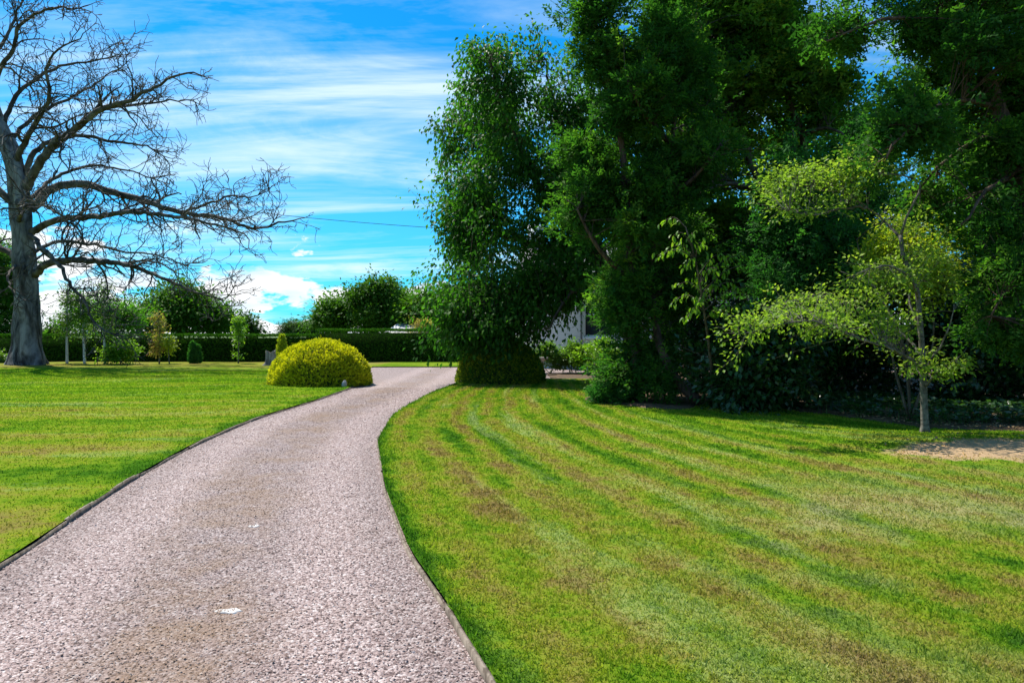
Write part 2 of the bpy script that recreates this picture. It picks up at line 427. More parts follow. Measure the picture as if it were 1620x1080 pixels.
def gravel_mats():
    def track(m, ramp, tnoise, pos):                      # ochre fines show through along the middle
        sp = N_('ShaderNodeSeparateXYZ'); L_(pos, sp.inputs[0])
        k = m('ADD', m('MULTIPLY', tnoise(pos, 0.9, 4, 0.6), 0.7), m('MULTIPLY', tnoise(pos, 4.0, 4, 0.6), 0.3))
        return ramp(k, [(0.53, 0.0), (0.66, 1.0)])
    stops = [(0.0, (0.10, 0.070, 0.065)), (0.14, (0.24, 0.165, 0.15)), (0.36, (0.44, 0.335, 0.31)), (0.64, (0.56, 0.445, 0.415)), (0.86, (0.68, 0.575, 0.54)), (0.98, (0.86, 0.79, 0.76))]
    mats = []
    for name in ('gravel_stone', 'gravel_sheet'):
        mt, (n, l, m, mix, ramp, vec, tnoise) = newmat(name)
        N_, L_ = n, l
        out = n('ShaderNodeOutputMaterial'); p = n('ShaderNodeBsdfPrincipled'); geo = n('ShaderNodeNewGeometry'); pos = geo.outputs['Position']
        p.inputs['Roughness'].default_value = 0.8; p.inputs['Specular IOR Level'].default_value = 0.3
        k = m('ADD', m('MULTIPLY', tnoise(pos, 0.9, 4, 0.6), 0.7), m('MULTIPLY', tnoise(pos, 4.0, 4, 0.6), 0.3))
        sp = n('ShaderNodeSeparateXYZ'); l(pos, sp.inputs[0])
        fc = n('ShaderNodeFloatCurve'); cu = fc.mapping.curves[0]; ys = np.linspace(0, 26, 12); xc = (np.interp(ys, EDGE_R[:, 0], EDGE_R[:, 1]) + np.interp(ys, EDGE_L[:, 0], EDGE_L[:, 1])) / 2
        while len(cu.points) < 12: cu.points.new(.5, .5)
        for p_, a_, b_ in zip(cu.points, ys, xc): p_.location = (a_ / 26.0, (b_ + 6) / 8.0)
        fc.mapping.update(); l(m('DIVIDE', sp.outputs[1], 26.0, clamp=True), fc.inputs['Value'])
        lat = m('ABSOLUTE', m('SUBTRACT', sp.outputs[0], m('SUBTRACT', m('MULTIPLY', fc.outputs[0], 8.0), 6.0)))
        mid = ramp(lat, [(0.15, 1.0), (0.75, 0.12)])          # fines gather between the wheel tracks
        dirt = m('MULTIPLY', ramp(k, [(0.44, 0.0), (0.60, 1.0)]), mid)
        if name == 'gravel_stone':
            at = n('ShaderNodeAttribute'); at.attribute_name = 'tint'
            col = mix(1.0, ramp(at.outputs['Fac'], stops), (0.76, 0.715, 0.715), 'MULTIPLY')
            col = mix(m('MULTIPLY', dirt, 0.8), col, mix(0.62, col, (0.42, 0.25, 0.11)))
            col = mix(m('MULTIPLY', ramp(tnoise(pos, 1.6, 4), [(0.42, 1.0), (0.56, 0.0)]), 0.22), col, (0.18, 0.13, 0.12))
        else:
            vo = n('ShaderNodeTexVoronoi'); vo.inputs['Scale'].default_value = 62.0; l(pos, vo.inputs['Vector'])
            sc = n('ShaderNodeSeparateColor'); l(vo.outputs['Color'], sc.inputs[0])
            col = ramp(sc.outputs[0], stops)
            col = mix(m('MULTIPLY', dirt, 0.6), col, (0.40, 0.26, 0.14))
            col = mix(1.0, col, (0.66, 0.625, 0.625), 'MULTIPLY')
            bp = n('ShaderNodeBump'); bp.inputs['Strength'].default_value = 0.8; bp.inputs['Distance'].default_value = 0.012
            bp.invert = True
            l(vo.outputs['Distance'], bp.inputs['Height']); l(bp.outputs[0], p.inputs['Normal'])
        wear = ramp(m('MULTIPLY', m('ADD', lat, m('MULTIPLY', m('SUBTRACT', tnoise(pos, 1.3, 3), 0.5), 0.35)), 0.6), [(0.0, 0.72), (0.24, 0.75), (0.42, 0.94), (0.62, 0.92), (0.80, 0.74)])
        col = mix(1.0, col, wear, 'MULTIPLY')
        l(col, p.inputs['Base Color']); l(p.outputs[0], out.inputs[0]); mats.append(mt)
    return mats

M = {}
M['lawn_r'], M['lawn_l'] = lawn_mat('lawn_right_turf', 'right'), lawn_mat('lawn_left_turf', 'left')
M['blade_r'], M['blade_l'] = lawn_mat('grass_blade_right', 'right', True), lawn_mat('grass_blade_left', 'left', True)
M['stone'], M['gravel'] = gravel_mats()
M['soil'] = plain_mat('leaf_litter_soil', (0.035, 0.024, 0.014), (0.16, 0.10, 0.055), 9.0, 0.95, 0.8)
M['field'] = plain_mat('field_grass', (0.06, 0.12, 0.02), (0.12, 0.18, 0.03), 0.05)
M['timber'] = bark_mat('edging_timber', (0.10, 0.075, 0.055), (0.26, 0.21, 0.16), None, 14.0, 0.3, 0.4, 0.01)
M['beech'] = bark_mat('weathered_beech_bark', (0.020, 0.020, 0.022), (0.25, 0.245, 0.245), (0.035, 0.03, 0.026), 1.9, 0.28, 1.0, 0.2)
M['deadwood'] = bark_mat('dead_branch_bark', (0.026, 0.022, 0.019), (0.085, 0.073, 0.062), (0.17, 0.152, 0.13), 3.0, 0.5, 0.4, 0.02)
M['birch'] = bark_mat('birch_bark', (0.42, 0.38, 0.34), (0.70, 0.67, 0.62), (0.25, 0.22, 0.2), 9.0, 1.5, 0.2, 0.01)
M['bark'] = bark_mat('dark_tree_bark', (0.035, 0.027, 0.02), (0.13, 0.10, 0.075), None, 7.0, 0.2, 0.8, 0.04)
M['bark_red'] = bark_mat('reddish_yew_bark', (0.03, 0.02, 0.015), (0.12, 0.075, 0.055), None, 7.0, 0.15, 0.8, 0.04)
M['bark_pale'] = bark_mat('pale_cherry_bark', (0.055, 0.05, 0.042), (0.19, 0.17, 0.14), (0.06, 0.052, 0.042), 8.0, 2.0, 0.4, 0.01)
M['stump'] = bark_mat('stump_wood', (0.10, 0.085, 0.075), (0.36, 0.32, 0.28), (0.06, 0.05, 0.045), 6.0, 0.2, 0.8, 0.03)
g3 = lambda a, b, c: [(0.0, a), (0.55, b), (1.0, c)]
YG = (1.7, 1.75, 0.7)
M['cherry'] = leaf_mat('cherry_leaf', g3((.018, .060, .010), (.042, .120, .015), (.115, .245, .024)), (1.25, 1.8, .6), .48, .5, .10)
M['yew'] = leaf_mat('yew_needles', [(0, (.016, .052, .014)), (.45, (.038, .108, .020)), (.75, (.085, .175, .024)), (1, (.19, .27, .035))], (1.25, 1.8, .6), .46, .7, .06)
M['cypress'] = leaf_mat('cypress_spray', [(0, (.020, .062, .014)), (.4, (.050, .125, .018)), (.72, (.125, .205, .022)), (1, (.32, .34, .03))], (1.25, 1.7, .6), .46, .7, .06)
M['spruce'] = leaf_mat('spruce_spray', g3((.022, .080, .022), (.046, .145, .030), (.10, .235, .04)), (1.2, 1.7, .7), .42, .7, .08)
M['oak'] = leaf_mat('broad_leaf', g3((.042, .118, .016), (.080, .195, .020), (.155, .29, .030)), (1.25, 1.7, .6), .50, .5, .12)
M['bright'] = leaf_mat('bright_leaf', g3((.09, .21, .018), (.15, .31, .024), (.24, .40, .04)), (1.5, 1.5, .6), .54, .42, .25)
M['laurel'] = leaf_mat('laurel_leaf', g3((.014, .045, .014), (.030, .080, .020), (.060, .125, .03)), (1.4, 1.8, .6), .28, .28, .5)
M['shrub'] = leaf_mat('shrub_leaf', g3((.06, .13, .02), (.10, .20, .025), (.17, .28, .04)), (1.5, 1.6, .6), .46, .4, .3)
M['prunus'] = leaf_mat('small_tree_leaf', [(0, (.11, .20, .024)), (.5, (.20, .32, .036)), (.92, (.33, .43, .06)), (1, (.38, .26, .06))], (1.3, 1.4, .7), .52, .5, .2)
M['golden'] = leaf_mat('golden_leaf', g3((.16, .24, .016), (.29, .37, .022), (.42, .46, .035)), (1.3, 1.35, .5), .5, .5, .2)
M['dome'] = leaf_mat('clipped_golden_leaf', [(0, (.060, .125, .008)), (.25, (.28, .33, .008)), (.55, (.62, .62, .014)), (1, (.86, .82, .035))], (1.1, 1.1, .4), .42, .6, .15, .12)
M['dome_shaded'] = leaf_mat('clipped_golden_leaf_shade', [(0, (.028, .090, .010)), (.45, (.075, .165, .012)), (.75, (.26, .33, .014)), (1, (.56, .56, .03))], (1.1, 1.1, .4), .36, .6, .15, .15)  # same golden bush, the cherry's shade painted into the leaves as darker green
M['hedge'] = leaf_mat('hedge_leaf', g3((.018, .070, .008), (.038, .125, .012), (.095, .23, .016)), (1.4, 1.6, .5), .26, .75, .03)
M['copper'] = leaf_mat('copper_leaf', [(0, (.20, .10, .06)), (.35, (.32, .20, .08)), (.6, (.38, .35, .06)), (1, (.19, .30, .04))], (1.3, 1.4, .8), .5, .5, .1)
M['far'] = leaf_mat('far_tree_leaf', g3((.024, .055, .014), (.045, .095, .020), (.10, .16, .028)), (1.4, 1.6, .7), .34, .65, .1)
M['oak2'] = leaf_mat('hedgerow_tree_leaf', g3((.030, .085, .012), (.060, .150, .016), (.115, .23, .022)), (1.4, 1.6, .5), .36, .6, .1)
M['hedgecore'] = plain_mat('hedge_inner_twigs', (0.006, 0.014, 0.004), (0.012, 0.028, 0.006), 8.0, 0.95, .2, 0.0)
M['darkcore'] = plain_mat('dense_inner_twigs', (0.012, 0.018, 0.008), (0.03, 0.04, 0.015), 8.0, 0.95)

# ------------------------------------------------------------------ setting: ground, drive, lawns
def sheet(name, X, Y, Z, mat, kind='structure'):
    g = Geo(); nu, nv = X.shape
    g.quadgrid(np.stack([X, Y, Z], -1).reshape(-1, 3), nu, nv)
    V = g.V[0]; F = g.F[0]
    a, b, c = V[F[0, 0]], V[F[0, 1]], V[F[0, 2]]
    if np.cross(b - a, c - a)[2] < 0: g.F[0] = F[:, ::-1]
    o = g.build(name, mat, smooth=True); tag(o, kind=kind)
    return o

xx, yy = np.meshgrid(np.linspace(-900, 900, 19), np.linspace(-400, 1800, 23), indexing='ij')
ground = sheet('ground', xx, yy, np.full_like(xx, -0.06), M['field'])
# gravel drive: a lane that opens into the forecourt
rows = np.concatenate([np.linspace(-8, 24, 130), np.linspace(24.3, 37.5, 50)])
Xa = Xl(rows) - 0.02; Xb = np.where(rows < 24.2, Xr(rows) + 0.02, 24.0)
t = np.linspace(0, 1, 40)[None, :]
X = Xa[:, None] * (1 - t) + Xb[:, None] * t; Y = np.repeat(rows[:, None], 40, 1)
Z = 0.004 + 0.012 * np.sin(np.pi * np.clip(t, 0, 1)) * np.ones_like(X) * (rows < 24)[:, None] * np.ones_like(X)
drive = sheet('gravel_drive', X, Y, Z, M['gravel'])
# lawns
s = np.concatenate([np.linspace(0, 12, 80), np.linspace(12.4, 46, 40)])[:, None]; tt = np.linspace(0, 1, 150)[None, :]
Y = -8 + tt * (Yfar(s - 2.2) + 8); X = Xr(Y) + s
lawn_right = sheet('lawn_right', X, Y, lawn_z(X, Y), M['lawn_r'])
s = np.concatenate([np.linspace(0, 10, 50), np.linspace(10.5, 90, 60)])[:, None]; Y = np.repeat(np.linspace(-8, 62, 110)[None, :], len(s), 0)
X = Xl(Y) - s
lawn_left = sheet('lawn_left', X, Y, lawn_z(X, Y), M['lawn_l'])
xx, yy = np.meshgrid(np.linspace(-7.4, 30, 60), np.linspace(37.5, 62, 30), indexing='ij')
verge = sheet('verge', xx, yy, np.full_like(xx, 0.05), M['lawn_l'])


def point_in(poly, x, y):
    inside = np.zeros(len(x), bool); k = len(poly)
    for i in range(k):
        (x0, y0), (x1, y1) = poly[i], poly[(i + 1) % k]
        cross = ((y0 > y) != (y1 > y)) & (x < (x1 - x0) * (y - y0) / (y1 - y0 + 1e-12) + x0)
        inside ^= cross
    return inside

BED = [(1.9, 18.2), (2.3, 17.0), (3.1, 16.1), (3.9, 16.0), (4.7, 17.2), (5.4, 16.8), (6.4, 15.6), (7.0, 14.0), (7.3, 12.6), (8.2, 12.0), (9.6, 11.6), (12.5, 10.6), (20, 9), (34, 9), (34, 31), (6.0, 31), (5.0, 24.4), (3.2, 21.5)]
bp_ = catmull(np.array([(a, b, 0) for a, b in BED + BED[:1]]), 0.5)[:-1, :2]
bp_ = bp_ + rng.normal(size=bp_.shape) * 0.05
BEDP = [tuple(v) for v in bp_]
xs, ys = np.meshgrid(np.linspace(1.5, 34.5, 130), np.linspace(8.5, 31.5, 90), indexing='ij')
ins = point_in(BEDP, xs.ravel(), ys.ravel()).reshape(xs.shape)
g = Geo()
Zb = lawn_z(xs, ys) + np.where(ins, 0.03 + 0.03 * rng.random(xs.shape), -0.035)
g.quadgrid(np.stack([xs, ys, Zb], -1).reshape(-1, 3), *xs.shape); g.F[0] = g.F[0][:, ::-1]
bed = g.build('planting_bed', M['soil'], smooth=True); tag(bed, kind='structure')
if bed.data.polygons[0].normal.z < 0: bed.data.flip_normals()

# timber boards that edge the drive
def edging(name, label, tab, sgn, y0, y1):
    root = empty(name, (float(np.interp(y0, tab[:, 0], tab[:, 1])), y0, 0), label, 'edging', 'timber edging of the drive')
    y = y0
    while y < y1:
        L = 1.8 + rng.random() * 0.5; ya = np.linspace(y + 0.006, min(y + L, y1) - 0.006, 7)
        xa = np.interp(ya, tab[:, 0], tab[:, 1]); g = Geo()
        h = 0.044 + rng.normal() * 0.009; off = rng.normal() * 0.006
        prof = [(0, -0.05), (0, h), (sgn * 0.022, h), (sgn * 0.022, -0.05)]
        V = np.array([[(xa[i] - sgn * 0.022 + off + p[0], ya[i], p[1] + 0.008 * math.sin(i * 1.7 + y)) for p in prof] for i in range(7)])
        g.quadgrid(V.reshape(-1, 3), 7, 4, wrap=True)
        g.build('board', M['timber'], root); y += L
    return root
edging('timber_edging', 'thin weathered timber edging boards along the right side of the gravel drive', EDGE_R, 1, -2, 24)
edging('timber_edging', 'thin dark timber edging boards along the left side of the gravel drive', EDGE_L, -1, -2, 34)

# loose gravel lying on the drive
def gravel_stones():
    N = 72000
    d = 2.6 + rng.random(N * 2) ** 2.1 * 20
    u = rng.random(N * 2); x = Xl(d) + 0.03 + u * (Xr(d) - Xl(d) - 0.06)
    keep = np.abs(x) < d * 0.80 + 0.5
    x, d = x[keep][:N], d[keep][:N]; N = len(x)
    g = Geo(); base = np.array([(1, 0, -.2), (-1, 0, -.2), (0, 1, -.2), (0, -1, -.2), (0.1, 0.1, .5)], float)   # their undersides lie buried
    F = np.array([(0, 2, 4), (2, 1, 4), (1, 3, 4), (3, 0, 4)])
    size = (0.0038 + 0.0062 * rng.random(N) ** 2.2) * (1 + np.clip((d - 4) * 0.04, 0, 0.8))
    crown = 0.012 * np.sin(np.pi * np.clip((x - Xl(d)) / (Xr(d) - Xl(d)), 0, 1))
    pos = np.stack([x, d, 0.006 + crown + size * 0.35 + rng.random(N) * 0.006], -1)
    idx = rng.integers(0, 6, N)
    for k in range(6):
        q = idx == k; tv = base * (1 + rng.normal(size=(5, 1)) * 0.22) + rng.normal(size=(5, 3)) * 0.14
        c = q.sum(); g.scatter((tv, F), pos[q], rnd(c) * (1, 1, .15), rnd(c, .22) + (0, 0, 1), size[q], np.clip(rng.random(c), 0, 1))
    o = g.build('loose_gravel', M['stone']); return tag(o, 'small pinkish grey gravel stones spread over the drive', 'gravel', kind='stuff')
gravel_stones()

# short mown grass
def grass(name, side, mat, N, ymin, ymax, power, label):
    d = ymin + rng.random(N) ** power * (ymax - ymin)
    if side == 'right':
        x = Xr(d) + rng.random(N) * (d * 0.80 + 0.6 - Xr(d)) + 0.004
        ok = d < Yfar(x) - 0.1
        ok &= rng.random(N) > bare(x, d) * 1.25
        ok &= ~point_in(BEDP, x, d)
    else:
        w = np.maximum(d * 0.80 + 0.6 + Xl(d), 0.0)
        x = Xl(d) - rng.random(N) * w - 0.004
        ok = w > rng.random(N) * w.max()
    x, d = x[ok], d[ok]; N = len(x)
    # a ragged overhang at the drive's edge
    h = (0.016 + 0.018 * rng.random(N)) * (1 + 0.02 * d)
    e = (x - Xr(d)) if side == 'right' else (Xl(d) - x)
    h *= 0.75 + 0.5 * (np.sin(x * 9 + np.sin(d * 7) * 2) * np.sin(d * 8 + np.sin(x * 5) * 2) * .5 + .5)
    h *= 1 + 0.7 * np.exp(-e / 0.08)
    wd = (0.0036 + 0.0026 * rng.random(N)) * (1 + np.clip(d - 4, 0, 30) * 0.14)
    T = (np.array([(-1, 0, 0), (1, 0, 0), (.2, 1, .3)]), np.array([(0, 1, 2)]))
    lean = rnd(N, 0.55); lean[:, 2] = 1.0
    up = rnd(N); up[:, 2] *= .2
    g = Geo(); g.scatter(T, np.stack([x, d, lawn_z(x, d) - 0.004], -1), lean, up, h, rng.random(N), wd / h)
    o = g.build(name, mat); return tag(o, label, 'grass', kind='stuff')
grass('mown_grass', 'right', M['blade_r'], 330000, 2.4, 25, 1.6, 'short mown striped grass with dry patches right of the drive')
grass('mown_grass', 'left', M['blade_l'], 300000, 3.6, 33, 1.7, 'short mown green grass left of the drive')

# ------------------------------------------------------------------ trees
def auto_limbs(base, ells, k, lean=0.2):
    """limbs that rise from the base into each mass of the crown"""
    limbs = []
    for e in ells[:k]:
        c = e[0]
        mid = base * 0.5 + c * 0.5; mid[:2] = base[:2] * 0.65 + c[:2] * 0.35
        limbs.append(catmull(np.array([base, mid + rnd(1, lean)[0], c, c + (c - mid) * 0.35]), 0.5))
    return limbs


def E(px, py, rx, ry, d, rd=None):
    """a crown mass: centre and radii in photo pixels at distance d, rd its depth radius in metres"""
    k = d / FPX
    return (P(px, py, d), np.array([rx * k, rd if rd else (rx + ry) * 0.5 * k, ry * k]))


def attract(ells, n, inner=0.35, clump=0.45, per_clump=11, hang=.62):
    """twig ends, gathered into clumps that leave gaps between them"""
    K = max(5, n // per_clump)
    w = np.array([np.prod(e[1]) ** 0.5 for e in ells]); w /= w.sum()
    idx = rng.choice(len(ells), K, p=w)
    v = norm(rnd(K)) * (inner + (1 - inner) * rng.random((K, 1)) ** 0.5)
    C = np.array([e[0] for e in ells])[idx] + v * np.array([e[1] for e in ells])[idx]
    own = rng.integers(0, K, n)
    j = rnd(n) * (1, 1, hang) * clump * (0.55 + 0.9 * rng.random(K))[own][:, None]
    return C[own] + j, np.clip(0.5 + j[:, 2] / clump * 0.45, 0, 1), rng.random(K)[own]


def crown(root, limbs, ells, n_twig, per, tmpl, size, leafmat, barkmat, droop=0.5, spread=0.35, flat=1.0, twig_r=0.018, inner=0.35,
          along=0.5, name='crown', twig_sides=3, zmin=0.12, core=None, outw=0.7, lift=0.12, tint_pow=1.0, clump=None, per_clump=11, hang=.62):
    A, high, shade_ = attract(ells, n_twig, inner, clump if clump else spread * 1.9, per_clump, hang)
    A[:, 2] = np.maximum(A[:, 2], zmin + rng.random(n_twig) * 0.25)
    LP = np.concatenate(limbs)
    near = np.empty_like(A)
    for i in range(0, n_twig, 400):
        D = np.linalg.norm((A[i:i + 400, None, :] - LP[None]) * (1, 1, 0.8), axis=-1) + np.where(LP[None, :, 2] > A[i:i + 400, None, 2] + 0.4, 1.0, 0.0)
        D = D * (1 + 0.6 * rng.random(D.shape))
        near[i:i + 400] = LP[D.argmin(1)]
    mid = (A + near) / 2 + rnd(n_twig, 0.06) * np.linalg.norm(A - near, axis=1, keepdims=True)
    mid[:, 2] += lift * np.linalg.norm(A - near, axis=1)
    gt = Geo(); tq = np.linspace(0, 1, 4)[:, None]
    for i in range(n_twig):
        c = (1 - tq) ** 2 * near[i] + 2 * tq * (1 - tq) * mid[i] + tq ** 2 * A[i]
        gt.tube(c, np.linspace(twig_r * (0.7 + 0.6 * rng.random()), twig_r * 0.3, 4), twig_sides, cap=False)
    tag(gt.build('twigs', barkmat, root), kind='stuff')
    # leaves gather round each twig's end and thin out back along it
    own = np.repeat(np.arange(n_twig), per); N = len(own)
    tl = 1 - (rng.random(N) ** 2.0)[:, None] * along
    pos = (1 - tl) ** 2 * near[own] + 2 * tl * (1 - tl) * mid[own] + tl ** 2 * A[own]
    j = rnd(N, spread); j[:, 2] *= flat
    pos = pos + j
    pos[:, 2] = np.maximum(pos[:, 2], zmin * 0.6)
    tw = norm(A - near)[own]
    direc = norm(j) * outw + tw * 0.45 + rnd(N, 0.35); direc[:, 2] -= droop
    up = rnd(N, 0.45) + (0, 0, 1.0)
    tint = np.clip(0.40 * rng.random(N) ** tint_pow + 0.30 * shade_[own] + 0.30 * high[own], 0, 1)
    g = Geo(); tm = tmpl if isinstance(tmpl, list) else [tmpl]; ch = rng.integers(0, len(tm), N)
    sc = size * (0.7 + 0.6 * rng.random(N))
    for k, T in enumerate(tm):
        q = ch == k; g.scatter(T, pos[q], direc[q], up[q], sc[q], tint[q])
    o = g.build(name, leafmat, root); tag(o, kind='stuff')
    return o


def limb_mesh(root, pts, r0, r1, mat, name='limb', sides=8, wob=0.0):
    pts = np.asarray(pts); k = len(pts)
    if wob: pts = pts + np.concatenate([np.zeros((1, 3)), rnd(k - 1, wob)])
    r = np.linspace(0, 1, k); rad = r0 + (r1 - r0) * r ** 0.8
    g = Geo(); g.tube(pts, rad, sides, shape=1 + rng.normal(size=(k, sides)) * 0.05)
    return g.build(name, mat, root, smooth=True)


def px_line(pts, d, step=0.35):
    return catmull(np.array([P(p[0], p[1], d + (p[2] if len(p) > 2 else 0.0)) for p in pts]), step)


# --- the dead beech
def dead_beech():
    d0 = 39.8
    root = empty('dead_beech_tree', (G(45, d0), d0, 0.05), 'huge bare dead tree with thick grey trunk and spreading leafless branches on left lawn', 'tree')
    # trunk with flared roots, folds and hollows
    ctr = [(44, 581), (43, 560), (42, 520), (40, 450), (37, 390), (34, 335), (28, 285), (16, 240), (2, 205), (-14, 160), (-30, 90), (-38, 20), (-36, -60), (-20, -150)]
    rad = [(0, 1.02), (.02, .86), (.05, .74), (.10, .66), (.16, .61), (.26, .55), (.36, .53), (.45, .47), (.52, .37), (.62, .28), (.75, .2), (1, .05)]
    pts = px_line(ctr, d0, 0.22); k = len(pts); t = np.linspace(0, 1, k)
    r = .93 * np.interp(t, [a for a, b in rad], [b for a, b in rad]); S = 40
    th = np.linspace(0, 2 * np.pi, S, endpoint=False)[None, :]; z = (pts[:, 2])[:, None]
    flare = np.exp(-np.maximum(z, 0) / 0.55)
    shape = 1 + 0.30 * flare * np.maximum(0, np.sin(th * 5 + .7)) + 0.11 * np.sin(th * 3 + z * .7) + 0.06 * np.sin(th * 7 - z * 1.1 + 1) + 0.035 * np.sin(th * 11 + z * .8) + 0.035 * np.sin(z * 3.1 + th * 2)
    for (zc, tc, w, a) in ((8.6, 4.6, .45, .26), (5.7, 4.4, .40, -.34), (4.3, 5.0, .8, -.24), (3.4, 4.2, .5, .16), (6.7, 5.4, .4, .18), (2.6, 5.2, .30, .14), (1.6, 4.4, .5, -.16), (7.4, 4.3, .3, -.2)):
        dt = np.angle(np.exp(1j * (th - tc))); shape = shape + a * np.exp(-((z - zc) / w) ** 2 - (dt / .35) ** 2)
    shape = shape + rng.normal(size=shape.shape) * 0.006
    g = Geo(); g.tube(pts, r, S, shape=shape); g.build('trunk', M['beech'], root, smooth=True)
    # main limbs: photo pixels, depth offset; base radius
    L = [
        ([(38, 300, 0), (75, 240, -.8), (118, 205, -1.6), (155, 176, -2.2), (200, 160, -2.6), (245, 138, -3), (272, 122, -3.2), (305, 116, -3.4)], .30),
        ([(120, 204, -1.6), (165, 172, -1), (215, 166, -.4), (260, 160, 0), (312, 158, .5)], .15),
        ([(48, 332, 0), (78, 302, .8), (118, 290, 1.4), (180, 304, 2), (240, 322, 2.4), (295, 337, 2.6), (350, 345, 2.8), (402, 362, 3), (440, 352, 3.2), (468, 350, 3.4)], .30),
        ([(290, 335, 2.6), (330, 322, 1.6), (365, 310, .8), (400, 312, .2), (442, 288, -.4)], .10),
        ([(50, 368, 0), (90, 348, -1), (150, 343, -2), (205, 336, -2.8), (262, 340, -3.4), (330, 352, -4), (392, 372, -4.4)], .23),
        ([(56, 436, 0), (76, 416, -1), (120, 411, -2), (180, 416, -2.6), (222, 426, -3), (262, 442, -3.6), (310, 462, -4), (352, 474, -4.4)], .24),
        ([(48, 372, -.4), (70, 396, -2.2), (98, 424, -3.2), (112, 452, -3.8), (134, 474, -4.2), (146, 506, -4.6), (180, 530, -5), (214, 531, -5.4)], .16),
        ([(30, 288, 0), (62, 236, .6), (100, 218, 1.4), (140, 216, 2), (190, 226, 2.6), (232, 232, 3), (262, 248, 3.2)], .20),
        ([(22, 262, 0), (50, 205, -1), (72, 170, -1.8), (80, 140, -2.4), (72, 110, -2.8), (92, 78, -3.2), (126, 62, -3.6)], .20),
        ([(4, 205, 0), (20, 160, .6), (52, 128, 1.2), (96, 104, 1.6), (150, 96, 2), (190, 86, 2.4)], .17),
        ([(-16, 150, 0), (4, 104, -.6), (22, 76, -1), (26, 50, -1.4), (56, 22, -1.8), (100, 12, -2.2), (146, 20, -2.6)], .16),
        ([(-26, 110, 0), (10, 60, 1), (30, 10, 1.6), (60, -40, 2)], .14),
        ([(10, 225, 0), (60, 180, 1.4), (120, 150, 2.6), (170, 120, 3.2), (206, 96, 3.6)], .15),
        ([(44, 318, 0), (90, 280, 2.4), (150, 262, 3.8), (210, 272, 4.6), (262, 290, 5)], .16),
        ([(52, 400, 0), (92, 382, 2), (140, 386, 3.4), (190, 398, 4.2), (240, 402, 4.8), (300, 420, 5)], .14),
        ([(30, 330, 0), (-20, 290, -.6), (-90, 268, -1.2), (-190, 280, -2), (-290, 300, -2.6)], .26),
        ([(30, 410, 0), (-20, 384, .6), (-90, 372, 1.2), (-170, 398, 2), (-240, 430, 2.4)], .22),
        ([(10, 240, 0), (-60, 190, .8), (-140, 150, 1.6), (-230, 130, 2.2)], .22),
        ([(-14, 160, 0), (-80, 110, -1), (-150, 70, -1.6), (-220, 20, -2)], .18),
        ([(30, 350, 0), (36, 330, -2.6), (52, 322, -4.6), (80, 330, -6.4), (104, 350, -8)], .16),
        ([(36, 345, 0), (20, 310, 2.6), (30, 280, 5), (52, 270, 7.5)], .16),
        ([(24, 420, -.6), (12, 440, -2), (24, 462, -3), (52, 480, -3.6)], .09),
    ]
    def twig(g, p, dr, length, r, lvl):
        n = max(4, int(length / (0.28 if lvl < 2 else 0.2))); pts = [p]; dv = dr / np.linalg.norm(dr); st = length / n
        kink = 0.24 if lvl < 2 else 0.34
        for i in range(n):
            dv = dv + rng.normal(size=3) * kink + np.array([0, 0, 0.05 if lvl > 1 else -0.02])
            dv /= np.linalg.norm(dv); pts.append(pts[-1] + dv * st)
        pts = np.array(pts); rr = np.linspace(r, max(0.013, r * 0.34), n + 1)
        g.tube(pts, rr, 5 if lvl == 1 else 3, cap=False)
        if lvl < 3:
            m = {1: int(1 + length * 1.6), 2: int(1 + length * 1.2)}[lvl]
            for q in range(m):
                i = int((0.15 + 0.85 * rng.random()) * n); i = min(i, n - 1)
                tg = norm((pts[i + 1] - pts[i])[None])[0]
                side = norm(np.cross(tg, rng.normal(size=3))[None])[0]
                nd = tg * 0.55 + side * 0.8 + np.array([0, 0, 0.16])
                twig(g, pts[i], nd, length * (0.30 + 0.36 * rng.random()), max(0.018, rr[i] * 0.62), lvl + 1)
    for ctrl, r0 in L:
        pts = px_line(ctrl, d0, 0.30); k = len(pts); r0 = r0 * .86
        pts = pts + np.concatenate([np.zeros((1, 3)), rnd(k - 1, 0.035)])
        tot = np.linalg.norm(np.diff(pts, axis=0), axis=1).sum()
        rr = r0 * (1 - np.linspace(0, 1, k) ** 1.1 * 0.84)
        g = Geo(); g.tube(pts, rr, 9, shape=1 + rng.normal(size=(k, 9)) * 0.05)
        m = int(4 + tot * 1.95)
        for q in range(m):
            f = 0.16 + 0.84 * rng.random() ** 0.85; i = min(int(f * (k - 1)), k - 2)
            tg = norm((pts[i + 1] - pts[i])[None])[0]; side = norm(np.cross(tg, rng.normal(size=3))[None])[0]
            nd = tg * 0.75 + side * 0.75 + np.array([0, 0, rng.normal() * 0.28])
            twig(g, pts[i], nd, (0.8 + 2.6 * rng.random()) * (1.15 - 0.35 * f) * min(1.0, 0.3 + tot / 12), max(0.026, rr[i] * (0.30 + 0.25 * rng.random())), 1)
        twig(g, pts[-1], pts[-1] - pts[-3], 1.2, rr[-1], 1)
        g.build('limb', M['deadwood'], root, smooth=True)
    # snapped stub and burr seen on the trunk
    g = Geo(); a = P(33, 322, d0 - .62); g.tube([a, a + (0, -.12, -.02), a + (0.02, -.2, -.02)], [.30, .26, .12], 10, shape=1 + rng.normal(size=(3, 10)) * .1)
    g.build('burr', M['beech'], root, smooth=True)
dead_beech()

